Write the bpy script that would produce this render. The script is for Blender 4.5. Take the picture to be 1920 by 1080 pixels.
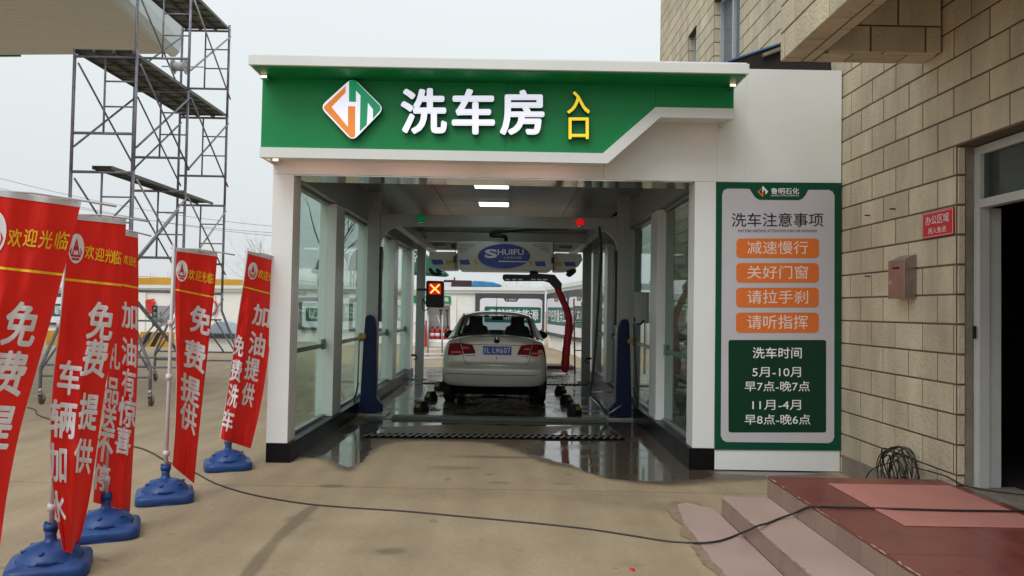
import bpy, bmesh, math, random
from mathutils import Vector, Matrix, noise
R = math.radians
random.seed(7)
for o in list(bpy.data.objects): bpy.data.objects.remove(o)
SC = bpy.context.scene
COL = SC.collection

# ------------------------------------------------------------------ camera
F = 1441.0
CAM = Vector((0, 0, 1.5))
yc = Vector((-5, -40, -F)).normalized()
r_ = 0.0175
sr, cr = math.sin(r_), math.cos(r_)
zc = Vector((sr, cr, -(sr*yc.x + cr*yc.y)/yc.z)).normalized()
xc = yc.cross(zc)
ROT = Matrix((xc, yc, zc))
cd = bpy.data.cameras.new('camera'); cam = bpy.data.objects.new('camera', cd); COL.objects.link(cam)
cd.sensor_width = 36; cd.lens = F/1920*36; cd.clip_start = .05; cd.clip_end = 2000
cam.matrix_world = Matrix.Translation(CAM) @ ROT.to_4x4()
SC.camera = cam

def ray(px, py): return ROT @ Vector(((px-960)/F, -(py-540)/F, -1))
def at(px, py, Y):
    d = ray(px, py); return CAM + d*(Y/d.y)
def gr(px, py, Z=0.0):
    d = ray(px, py); return CAM + d*((Z-CAM.z)/d.z)
def atx(px, py, X):
    d = ray(px, py); return CAM + d*(X/d.x)

# ------------------------------------------------------------------ world, sun, exposure
w = bpy.data.worlds.new('World'); SC.world = w; w.use_nodes = True
nt = w.node_tree; N = nt.nodes; L = nt.links
bg = N['Background']
sky = N.new('ShaderNodeTexSky'); sky.sky_type = 'NISHITA'; sky.sun_disc = False
sky.sun_elevation = R(48); sky.sun_rotation = R(200); sky.dust_density = 6; sky.air_density = 1.5
hs = N.new('ShaderNodeHueSaturation'); hs.inputs['Saturation'].default_value = .25; hs.inputs['Value'].default_value = .012
L.new(sky.outputs[0], hs.inputs['Color'])
geo = N.new('ShaderNodeTexCoord'); sep = N.new('ShaderNodeSeparateXYZ'); L.new(geo.outputs['Generated'], sep.inputs[0])
cr_ = N.new('ShaderNodeValToRGB'); L.new(sep.outputs[2], cr_.inputs[0])
e = cr_.color_ramp.elements
e[0].position = 0; e[0].color = (.66, .69, .70, 1)
e[1].position = 1; e[1].color = (1.0, 1.04, 1.06, 1)
m_ = e.new(.12); m_.color = (.70, .745, .76, 1)
m_ = e.new(.4); m_.color = (.77, .83, .85, 1)
nz = N.new('ShaderNodeTexNoise'); nz.inputs['Scale'].default_value = 1.6; nz.inputs['Detail'].default_value = 4
L.new(geo.outputs['Generated'], nz.inputs['Vector'])
mr = N.new('ShaderNodeMapRange'); mr.inputs[3].default_value = .96; mr.inputs[4].default_value = 1.04; L.new(nz.outputs[0], mr.inputs[0])
mu = N.new('ShaderNodeVectorMath'); mu.operation = 'SCALE'; L.new(cr_.outputs[0], mu.inputs[0]); L.new(mr.outputs[0], mu.inputs['Scale'])
ad = N.new('ShaderNodeVectorMath'); ad.operation = 'ADD'; L.new(mu.outputs[0], ad.inputs[0]); L.new(hs.outputs[0], ad.inputs[1])
L.new(ad.outputs[0], bg.inputs[0]); bg.inputs[1].default_value = 1.0
sd = bpy.data.lights.new('sun', 'SUN'); sd.energy = 1.1; sd.angle = R(30); sd.color = (1, .97, .93)
so = bpy.data.objects.new('sun', sd); COL.objects.link(so); so.rotation_euler = (R(42), 0, R(-25))
SC.view_settings.view_transform = 'Standard'; SC.view_settings.look = 'None'
SC.view_settings.exposure = .05; SC.view_settings.gamma = 1
SC.cycles.use_denoising = True
SC.cycles.max_bounces = 10; SC.cycles.transparent_max_bounces = 24; SC.cycles.glossy_bounces = 5
SC.cycles.sample_clamp_indirect = 6

# ------------------------------------------------------------------ materials
def newmat(name):
    m = bpy.data.materials.new(name); m.use_nodes = True
    return m, m.node_tree, m.node_tree.nodes['Principled BSDF']
def mat(name, c, rough=.5, metal=0, var=.12, scale=3.0, bump=0.0, bscale=60, emit=None, es=0, island=0, rvar=.1, spec=.5, coat=0, stretch=None):
    m, t, b = newmat(name); n = t.nodes; l = t.links
    b.inputs['Metallic'].default_value = metal
    b.inputs['Specular IOR Level'].default_value = spec
    b.inputs['Coat Weight'].default_value = coat
    tc = n.new('ShaderNodeTexCoord'); vec = tc.outputs['Object']
    if stretch:
        mp = n.new('ShaderNodeMapping'); mp.inputs['Scale'].default_value = stretch; l.new(vec, mp.inputs[0]); vec = mp.outputs[0]
    no = n.new('ShaderNodeTexNoise'); no.inputs['Scale'].default_value = scale; no.inputs['Detail'].default_value = 6; no.inputs['Roughness'].default_value = .62
    l.new(vec, no.inputs['Vector'])
    r = n.new('ShaderNodeMapRange'); l.new(no.outputs[0], r.inputs[0]); r.inputs[1].default_value = .25; r.inputs[2].default_value = .75
    r.inputs[3].default_value = 1-var; r.inputs[4].default_value = 1+var*.6
    s = n.new('ShaderNodeVectorMath'); s.operation = 'SCALE'; s.inputs[0].default_value = c[:3]; l.new(r.outputs[0], s.inputs['Scale'])
    out = s.outputs[0]
    if island:
        g = n.new('ShaderNodeNewGeometry'); r3 = n.new('ShaderNodeMapRange'); l.new(g.outputs['Random Per Island'], r3.inputs[0])
        r3.inputs[3].default_value = 1-island; r3.inputs[4].default_value = 1+island
        s2 = n.new('ShaderNodeVectorMath'); s2.operation = 'SCALE'; l.new(out, s2.inputs[0]); l.new(r3.outputs[0], s2.inputs['Scale']); out = s2.outputs[0]
    l.new(out, b.inputs['Base Color'])
    r2 = n.new('ShaderNodeMapRange'); l.new(no.outputs[0], r2.inputs[0]); r2.inputs[3].default_value = max(0.01, rough-rvar); r2.inputs[4].default_value = min(1, rough+rvar)
    l.new(r2.outputs[0], b.inputs['Roughness'])
    if bump:
        n2 = n.new('ShaderNodeTexNoise'); n2.inputs['Scale'].default_value = bscale; n2.inputs['Detail'].default_value = 5; l.new(tc.outputs['Object'], n2.inputs['Vector'])
        bp = n.new('ShaderNodeBump'); bp.inputs['Strength'].default_value = bump; bp.inputs['Distance'].default_value = .01
        l.new(n2.outputs[0], bp.inputs['Height']); l.new(bp.outputs[0], b.inputs['Normal'])
    if emit:
        b.inputs['Emission Color'].default_value = (*emit, 1); b.inputs['Emission Strength'].default_value = es
    return m
def glassmat(name, tint, refl=.06, rough=.01, fmax=.75, dirt_sheen=0.0):
    m = bpy.data.materials.new(name); m.use_nodes = True; t = m.node_tree; n = t.nodes; l = t.links
    n.remove(n['Principled BSDF']); out = n['Material Output']
    tr = n.new('ShaderNodeBsdfTransparent'); tr.inputs[0].default_value = (*tint, 1)
    gl = n.new('ShaderNodeBsdfGlossy'); gl.inputs['Roughness'].default_value = rough; gl.inputs['Color'].default_value = (.95, 1, .98, 1)
    lw = n.new('ShaderNodeLayerWeight'); lw.inputs[0].default_value = .35
    mr = n.new('ShaderNodeMapRange'); l.new(lw.outputs['Facing'], mr.inputs[0]); mr.inputs[3].default_value = refl; mr.inputs[4].default_value = fmax
    pw = n.new('ShaderNodeMath'); pw.operation = 'POWER'; pw.inputs[1].default_value = 3; l.new(lw.outputs['Facing'], pw.inputs[0]); l.new(pw.outputs[0], mr.inputs[0])
    mx = n.new('ShaderNodeMixShader'); l.new(mr.outputs[0], mx.inputs[0]); l.new(tr.outputs[0], mx.inputs[1]); l.new(gl.outputs[0], mx.inputs[2])
    last = mx.outputs[0]
    if dirt_sheen:
        df = n.new('ShaderNodeBsdfDiffuse'); df.inputs[0].default_value = (.5, .55, .53, 1)  # patchy diffuse film: dirt, also stands in for milky reflections
        tc = n.new('ShaderNodeTexCoord'); no = n.new('ShaderNodeTexNoise'); no.inputs['Scale'].default_value = 2.2; no.inputs['Detail'].default_value = 6; l.new(tc.outputs['Object'], no.inputs['Vector'])
        m2 = n.new('ShaderNodeMapRange'); l.new(no.outputs[0], m2.inputs[0]); m2.inputs[3].default_value = dirt_sheen*.4; m2.inputs[4].default_value = dirt_sheen*1.4
        mx2 = n.new('ShaderNodeMixShader'); l.new(m2.outputs[0], mx2.inputs[0]); l.new(last, mx2.inputs[1]); l.new(df.outputs[0], mx2.inputs[2]); last = mx2.outputs[0]
    l.new(last, out.inputs[0]); return m

M = {}
M['white'] = mat('white_panel', (.77, .80, .80), .34, var=.06, scale=1.2, bump=.12, bscale=1.3)
M['white2'] = mat('white_wall', (.88, .88, .85), .7, var=.1, scale=1.5)
M['green'] = mat('green_panel', (.008, .26, .078), .4, var=.10, scale=1.0, spec=.28, bump=.15, bscale=1.5)
M['green_dk'] = mat('poster_green', (.002, .068, .034), .4, var=.05, spec=.3)
M['green_dk2'] = mat('poster_green_box', (.002, .038, .018), .4, var=.05, spec=.3)
M['lav'] = mat('poster_paper', (.52, .51, .56), .38, var=.03)
M['orange'] = mat('poster_orange', (.72, .17, .03), .38, var=.03)
M['ink'] = mat('dark_ink', (.02, .01, .03), .5, var=0)
M['wink'] = mat('white_ink', (.84, .82, .86), .5, var=0)
M['pink_ink'] = mat('cream_ink', (.82, .68, .62), .5, var=0)
M['yink'] = mat('yellow_ink', (.92, .58, .02), .5, var=0)
M['black'] = mat('black_plinth', (.004, .0035, .005), .35, spec=.25, var=.3, scale=4, rvar=.1)
M['ceil'] = mat('ceiling_panel', (.20, .205, .2), .35, var=.08, scale=1.5)
M['soffit'] = mat('mirror_soffit', (.42, .40, .38), .07, metal=.9, var=.3, scale=6)
M['steel'] = mat('galvanised', (.42, .43, .43), .35, metal=.6, var=.25, scale=6)
M['scaf'] = mat('scaffold_tube', (.27, .27, .33), .45, metal=.4, var=.5, scale=9)
M['scafw'] = mat('scaffold_brace', (.45, .45, .47), .45, metal=.4, var=.4, scale=9)
M['plank'] = mat('steel_plank', (.15, .16, .15), .6, metal=.2, var=.6, scale=12, stretch=(1, .2, 1))
M['bar'] = mat('dull_cover_strip', (.10, .115, .10), .5, metal=.3, var=.3, scale=9)
M['gant'] = mat('gantry_aluminium', (.36, .37, .37), .4, metal=.3, var=.12, scale=5)
M['navy'] = mat('navy_cover', (.006, .015, .06), .45, var=.2, spec=.25)
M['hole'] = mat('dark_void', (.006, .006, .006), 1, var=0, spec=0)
M['chip'] = mat('chipped_mortar', (.42, .34, .28), .9, var=.3, scale=20)
M['dust'] = mat('dry_dust', (.33, .25, .20), .9, var=.3, scale=8)
M['grid'] = mat('cast_grid', (.20, .20, .19), .45, metal=.4, var=.4, scale=20)
M['rub'] = mat('black_rubber', (.012, .012, .013), .45, var=.3, scale=10)
M['cable'] = mat('black_cable', (.02, .017, .018), .55, var=.3, scale=10)
M['yel'] = mat('yellow_reflector', (.38, .21, .03), .4, var=.4, scale=20)
M['red_foam'] = mat('red_foam', (.55, .014, .03), .6, var=.15, scale=12, bump=.3)
M['mach'] = mat('machine_white', (.62, .62, .58), .35, var=.08)
M['blue'] = mat('blue_decal', (.012, .05, .34), .3, var=.08)
M['ydec'] = mat('yellow_decal', (.65, .45, .02), .4, var=.1)
M['silver'] = mat('silver_letter', (.6, .62, .66), .3, metal=.3, var=.05)
M['car'] = mat('car_paint', (.52, .50, .43), .25, metal=.15, var=.03, coat=.7, rvar=.03)
M['cardk'] = mat('car_black_trim', (.012, .012, .014), .3, var=.2)
M['seam'] = mat('panel_gap', (.03, .03, .03), .6, var=0)
M['tail'] = mat('tail_lens', (.26, .004, .007), .4, var=.35, scale=14, spec=.12)
M['tail2'] = mat('tail_lens_bright', (.62, .06, .06), .3, var=.1)
M['chrome'] = mat('chrome', (.75, .76, .78), .1, metal=1, var=0, rvar=.03)
M['plate'] = mat('plate_blue', (.015, .06, .5), .35, var=.05)
M['seat'] = mat('seat_fabric', (.02, .02, .022), .8, var=.2)
M['tyre'] = mat('tyre', (.014, .013, .013), .6, var=.3)
M['flag'] = mat('red_cloth', (.76, .024, .016), .6, var=.06, scale=3, bump=.12, bscale=400, spec=.25)
M['hem'] = mat('white_hem', (.6, .6, .62), .7, var=.05)
M['pole'] = mat('white_pole', (.62, .6, .62), .35, var=.1)
M['bplast'] = mat('blue_plastic', (.010, .055, .22), .45, var=.22, scale=8, bump=.08, bscale=120)
M['gplast'] = mat('grey_plastic', (.16, .18, .2), .5, var=.1)
M['tile'] = mat('rough_stone_tile', (.62, .548, .405), .85, var=.30, scale=2.0, bump=1.0, bscale=38, island=.10, spec=.2, stretch=(1.6, 1.6, .5))
M['mortar'] = mat('dark_mortar', (.13, .105, .075), .95, var=.3, scale=10, bump=.4)
M['plaster'] = mat('grey_plaster', (.24, .21, .17), .9, var=.3, scale=7, bump=.6)
M['frame'] = mat('door_frame_paint', (.5, .52, .5), .45, var=.1)
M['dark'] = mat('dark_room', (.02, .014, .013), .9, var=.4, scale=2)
M['redsign'] = mat('red_sign', (.62, .02, .025), .35, var=.04)
M['stainless'] = mat('stainless_sheet', (.34, .29, .27), .26, metal=.8, var=.2, scale=8, rvar=.08)
M['redtile'] = mat('red_glazed_tile', (.215, .060, .050), .3, var=.3, scale=3.5, rvar=.10)
M['mat'] = mat('pink_mat', (.50, .205, .17), .8, var=.12, scale=3)
M['pinktile'] = mat('pink_tile', (.32, .225, .185), .5, var=.2, scale=2.5, island=.09)
M['pinktop'] = mat('pink_tread', (.46, .33, .29), .42, var=.15, scale=2.0)
M['grout'] = mat('grout', (.34, .24, .20), .9, var=.2)
M['rust'] = mat('rusty_steel', (.16, .08, .06), .7, var=.4, scale=12)
M['canopy'] = mat('canopy_slat', (.62, .62, .585), .55, var=.06, scale=.8)
M['fasciaw'] = mat('canopy_fascia', (.55, .62, .62), .3, var=.08, scale=.8)
M['yellow'] = mat('crane_yellow', (.62, .33, .03), .5, var=.25, scale=2)
M['grey'] = mat('grey_board_frame', (.06, .065, .07), .5, var=.1)
M['board'] = mat('board_paper', (.78, .78, .86), .45, var=.04)
M['teal'] = mat('board_green', (.008, .12, .09), .45, var=.05)
M['awn'] = mat('green_awning', (.015, .12, .075), .6, var=.25, scale=1.5)
M['bark'] = mat('grey_bark', (.13, .12, .11), .9, var=.3)
M['far'] = mat('haze_grey_branches', (.55, .57, .58), .95, var=.2)  # pale grey colour stands in for haze over distant trees
M['wire'] = mat('power_cable', (.25, .26, .27), .7, var=0)
M['ext'] = mat('extinguisher_red', (.45, .02, .02), .3, var=.15)
M['tarp'] = mat('blue_tarp', (.04, .22, .48), .6, var=.3, scale=3)
M['maroon'] = mat('maroon_paint', (.06, .02, .035), .6, var=.3)
M['pale'] = mat('pale_blue_sheet', (.38, .47, .53), .5, var=.1)
M['bluesheet'] = mat('blue_roof_sheet', (.05, .16, .36), .45, var=.2)
M['winglass'] = mat('window_glass_dark', (.12, .15, .17), .08, var=.2, scale=1)
M['transom'] = mat('transom_glass', (.035, .05, .045), .12, var=.3, scale=2)
M['winframe'] = mat('window_frame_grey', (.42, .47, .52), .45, var=.08)
M['glass'] = glassmat('greenish_glass', (.80, .90, .86), .05, dirt_sheen=.08)  # film raised to imitate white reflections in the left panes
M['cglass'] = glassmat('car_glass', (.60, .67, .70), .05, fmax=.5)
M['glass_r'] = glassmat('shade_tinted_glass', (.58, .66, .63), .07, dirt_sheen=.02)  # same glass as the left; darker tint imitates dark reflections
M['stripe'] = mat('green_reflected_bar', (.02, .14, .085), .3, var=.2)
M['e_white'] = mat('lit_white_letter', (.7, .7, .75), .4, var=0, emit=(.80, .82, 1.0), es=.62)
M['e_yel'] = mat('lit_yellow_letter', (.7, .55, .03), .4, var=0, emit=(1, .72, .02), es=.55)
M['e_or'] = mat('lit_orange', (.6, .2, .03), .4, var=0, emit=(1, .28, .03), es=.42)
M['e_gr'] = mat('lit_green', (.01, .2, .1), .4, var=0, emit=(0, .42, .16), es=.35)
M['lett_side'] = mat('letter_return', (.012, .05, .03), .4, var=0)
M['e_panel'] = mat('lit_panel', (.9, .9, .9), .4, var=0, emit=(.78, 1, .98), es=2.6)
M['e_red'] = mat('red_lamp', (.3, 0, 0), .15, var=0, emit=(1, .01, .02), es=.45)
M['e_green'] = mat('green_lamp', (0, .15, .03), .15, var=0, emit=(.0, .5, .1), es=.12)
M['e_x'] = mat('led_cross', (.9, .2, 0), .3, var=0, emit=(1, .30, .05), es=3.2)
M['e_xbg'] = mat('led_field', (.4, 0, 0), .3, var=0, emit=(1, .02, .01), es=.45)
M['e_warm2'] = mat('warm_lamp', (1, .8, .7), .3, var=0, emit=(1, .62, .45), es=2.5)
M['e_warm'] = mat('warm_led', (1, .8, .7), .3, var=0, emit=(1, .46, .36), es=9)

def cloth_translucent():
    t = M['flag'].node_tree; n = t.nodes; l = t.links; b = n['Principled BSDF']; tr = n.new('ShaderNodeBsdfTranslucent'); tr.inputs[0].default_value = (.8, .03, .02, 1)
    mx = n.new('ShaderNodeMixShader'); mx.inputs[0].default_value = .28; l.new(b.outputs[0], mx.inputs[1]); l.new(tr.outputs[0], mx.inputs[2]); l.new(mx.outputs[0], n['Material Output'].inputs[0])
cloth_translucent()
# ------------------------------------------------------------------ mesh builder
class MB:
    def __init__(s): s.v = []; s.f = []; s.m = []; s.smooth = []
    def add(s, vs, fs, mi=0, sm=False):
        b = len(s.v); s.v += [tuple(v) for v in vs]
        for f in fs: s.f.append([b+i for i in f]); s.m.append(mi); s.smooth.append(sm)
        return s
    def box(s, a, b, mi=0):
        x0, y0, z0 = (min(a[i], b[i]) for i in range(3)); x1, y1, z1 = (max(a[i], b[i]) for i in range(3))
        return s.add([(x0,y0,z0),(x1,y0,z0),(x1,y1,z0),(x0,y1,z0),(x0,y0,z1),(x1,y0,z1),(x1,y1,z1),(x0,y1,z1)],
              [(0,3,2,1),(4,5,6,7),(0,1,5,4),(1,2,6,5),(2,3,7,6),(3,0,4,7)], mi)
    def obox(s, c, u, v, n_, hu, hv, hn, mi=0):
        c, u, v, n_ = map(Vector, (c, u, v, n_)); P = []
        for k in (-1, 1):
            for j, i in ((-1,-1),(-1,1),(1,1),(1,-1)): P.append(c+u*hu*i+v*hv*j+n_*hn*k)
        return s.add(P, [(0,3,2,1),(4,5,6,7),(0,1,5,4),(1,2,6,5),(2,3,7,6),(3,0,4,7)], mi)
    def tube(s, pts, r, n=8, mi=0, cap=True):
        pts = [Vector(p) for p in pts]; rs = r if isinstance(r, (list, tuple)) else [r]*len(pts)
        vs = []; fs = []; ref = None
        for i, p in enumerate(pts):
            d = (pts[min(i+1, len(pts)-1)]-pts[max(i-1, 0)])
            if d.length < 1e-9: d = Vector((0, 0, 1))
            d.normalize()
            if ref is None: ref = Vector((0,0,1)) if abs(d.z) < .9 else Vector((1,0,0))
            a = d.cross(ref)
            if a.length < 1e-4: a = d.cross(Vector((0,1,0)))
            a.normalize(); b = d.cross(a); ref = b.cross(d) if False else ref
            for k in range(n):
                t = 2*math.pi*k/n; vs.append(p+(a*math.cos(t)+b*math.sin(t))*rs[i])
        for i in range(len(pts)-1):
            for k in range(n):
                k2 = (k+1) % n; fs.append((i*n+k, i*n+k2, (i+1)*n+k2, (i+1)*n+k))
        s.add(vs, fs, mi, True)
        if cap:
            s.add(vs[:n], [tuple(range(n))[::-1]], mi); s.add(vs[-n:], [tuple(range(n))], mi)
        return s
    def bar(s, a, b, w, h=None, mi=0, up=(0,0,1)):
        a, b = Vector(a), Vector(b); d = b-a; Ln = d.length; d.normalize(); up = Vector(up)
        if abs(d.dot(up)) > .99: up = Vector((0,1,0))
        u = d.cross(up).normalized(); v = u.cross(d)
        return s.obox((a+b)/2, d, u, v, Ln/2, w/2, (h or w)/2, mi)
    def prism(s, poly, d, mi=0, mside=None):     # poly: 3d pts, d: extrusion vector
        n = len(poly); d = Vector(d); A = [Vector(p) for p in poly]; B = [p+d for p in A]
        s.add(A, [tuple(range(n))], mi); s.add(B, [tuple(range(n))[::-1]], mi if mside is None else mside)
        s.add(A+B, [(i, (i+1) % n, n+(i+1) % n, n+i)[::-1] for i in range(n)], mi if mside is None else mside)
        return s
    def lathe(s, prof, c=(0,0,0), n=24, mi=0, axis='z'):
        vs = []; c = Vector(c)
        for r, h in prof:
            for k in range(n):
                t = 2*math.pi*k/n
                p = Vector((r*math.cos(t), r*math.sin(t), h))
                if axis == 'y': p = Vector((p.x, p.z, p.y))
                if axis == 'x': p = Vector((p.z, p.x, p.y))
                vs.append(c+p)
        fs = []
        for i in range(len(prof)-1):
            for k in range(n):
                k2 = (k+1) % n; fs.append((i*n+k, i*n+k2, (i+1)*n+k2, (i+1)*n+k))
        fs.append(tuple(range(n))[::-1]); fs.append(tuple(range((len(prof)-1)*n, len(prof)*n)))
        return s.add(vs, fs, mi, True)
    def grid(s, fn, nu, nv, mi=0, sm=True):
        vs = [fn(i/nu, j/nv) for j in range(nv+1) for i in range(nu+1)]
        return s.add(vs, [(j*(nu+1)+i, j*(nu+1)+i+1, (j+1)*(nu+1)+i+1, (j+1)*(nu+1)+i) for j in range(nv) for i in range(nu)], mi, sm)
    def build(s, name, mats, parent=None, bevel=0, sub=0, fixn=True, label=None, solid=0):
        me = bpy.data.meshes.new(name); me.from_pydata(s.v, [], s.f)
        if not isinstance(mats, (list, tuple)): mats = [mats]
        for m in mats: me.materials.append(M[m] if isinstance(m, str) else m)
        me.polygons.foreach_set('material_index', s.m); me.polygons.foreach_set('use_smooth', s.smooth); me.update()
        if fixn:
            bm = bmesh.new(); bm.from_mesh(me); bmesh.ops.remove_doubles(bm, verts=bm.verts, dist=1e-5)
            bmesh.ops.recalc_face_normals(bm, faces=bm.faces); bm.to_mesh(me); bm.free()
        o = bpy.data.objects.new(name, me); COL.objects.link(o)
        if parent:
            o.parent = parent; o.matrix_parent_inverse = Matrix.Identity(4)
            o.location = -parent.location if parent.type == 'EMPTY' and parent.parent is None else (0, 0, 0)
        if solid: md = o.modifiers.new('s', 'SOLIDIFY'); md.thickness = solid; md.offset = 0
        if bevel: md = o.modifiers.new('b', 'BEVEL'); md.width = bevel; md.segments = 2; md.limit_method = 'ANGLE'; md.harden_normals = False
        if sub: md = o.modifiers.new('u', 'SUBSURF'); md.levels = sub; md.render_levels = sub
        if label: o['label'] = label
        return o
def tag(o, label, cat, group=None, kind=None):
    if label: o['label'] = label
    if cat: o['category'] = cat
    if group: o['group'] = group
    if kind: o['kind'] = kind
    return o
def thing(name, loc, label, cat, group=None):
    o = bpy.data.objects.new(name, None); COL.objects.link(o); o.location = loc; o.empty_display_size = .1
    return tag(o, label, cat, group)
def struct(o): o['kind'] = 'structure'; return o
def copy_tree(o, loc=None, parent=None):
    c = o.copy(); COL.objects.link(c)
    if parent: c.parent = parent
    if loc is not None: c.location = loc
    for ch in [x for x in bpy.data.objects if x.parent == o]: copy_tree(ch, None, c)
    return c
def local(c, o):     # child built in local coordinates (parent at its own place)
    c.location = (0, 0, 0); return c

# ---- text
_tc = {}
def text_raw(body, off=0.0, space=1.0):
    k = (body, off, space)
    if k in _tc: return _tc[k]
    cu = bpy.data.curves.new('t', 'FONT'); cu.body = body; cu.offset = off; cu.resolution_u = 4; cu.space_character = space
    o = bpy.data.objects.new('t', cu); COL.objects.link(o)
    dg = bpy.context.evaluated_depsgraph_get(); me = bpy.data.meshes.new_from_object(o.evaluated_get(dg))
    vs = [(v.co.x, v.co.y) for v in me.vertices]; fs = [tuple(p.vertices) for p in me.polygons]
    bpy.data.objects.remove(o); bpy.data.curves.remove(cu); bpy.data.meshes.remove(me)
    xs = [v[0] for v in vs]; ys = [v[1] for v in vs]
    x0, x1, y0, y1 = min(xs), max(xs), min(ys), max(ys)
    vs = [((x-x0)/(x1-x0), (y-y0)/(y1-y0)) for x, y in vs]
    _tc[k] = (vs, fs, (x1-x0)/(y1-y0)); return _tc[k]
def put_text(mb, body, a, b, c, off=0.0, mi=0, depth=0, mside=None, space=1.0, bold=0):
    """a: bottom-left, b: bottom-right, c: top-left corner of the text box"""
    a, b, c = Vector(a), Vector(b), Vector(c); vs, fs, _ = text_raw(body, off, space)
    if bold:
        n = (b-a).cross(c-a).normalized(); h = (c-a).length*bold; ux, uy = (b-a).normalized(), (c-a).normalized(); s0 = 1-2*bold
        for k in range(8):
            t = k*math.pi/4; sh = (ux*math.cos(t)+uy*math.sin(t))*h; e_ = n*(-.0006*(k+1))
            a2 = a+ux*h+uy*h+sh+e_; w2 = (b-a)-ux*2*h; h2 = (c-a)-uy*2*h
            put_text(mb, body, a2, a2+w2, a2+h2, 0, mi, depth-.0006*(k+1) if depth else 0, mside, space)
        return
    P = [a+(b-a)*x+(c-a)*y for x, y in vs]
    mb.add(P, fs, mi)
    if depth:
        n = (b-a).cross(c-a).normalized()*-depth
        cnt = {}
        for f in fs:
            for i in range(len(f)):
                e2 = (f[i], f[(i+1) % len(f)]); cnt[e2] = 1
        Q = [p+n for p in P]; nb = len(P)
        mb.add(P+Q, [(e2[1], e2[0], nb+e2[0], nb+e2[1]) for e2 in cnt if (e2[1], e2[0]) not in cnt], mi if mside is None else mside)
def ptext(mb, body, x0, y0, x1, y1, Y, **k):      # pixel box on a frontal plane at depth Y
    put_text(mb, body, at(x0, y1, Y), at(x1, y1, Y), at(x0, y0, Y), **k)
def rrect(x0, y0, x1, y1, r, n=5, corners=(1,1,1,1)):
    out = []
    for (cx, cy, a0, on) in ((x1-r, y0+r, -90, corners[1]), (x1-r, y1-r, 0, corners[2]), (x0+r, y1-r, 90, corners[3]), (x0+r, y0+r, 180, corners[0])):
        for k in range(n+1):
            a = R(a0+90*k/n); out.append((cx+r*math.cos(a), cy+r*math.sin(a)))
    return out
def ppoly(mb, pts, Y, d=.003, mi=0, mside=None):
    mb.prism([at(x, y, Y) for x, y in pts], (0, d, 0), mi, mside)

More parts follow.
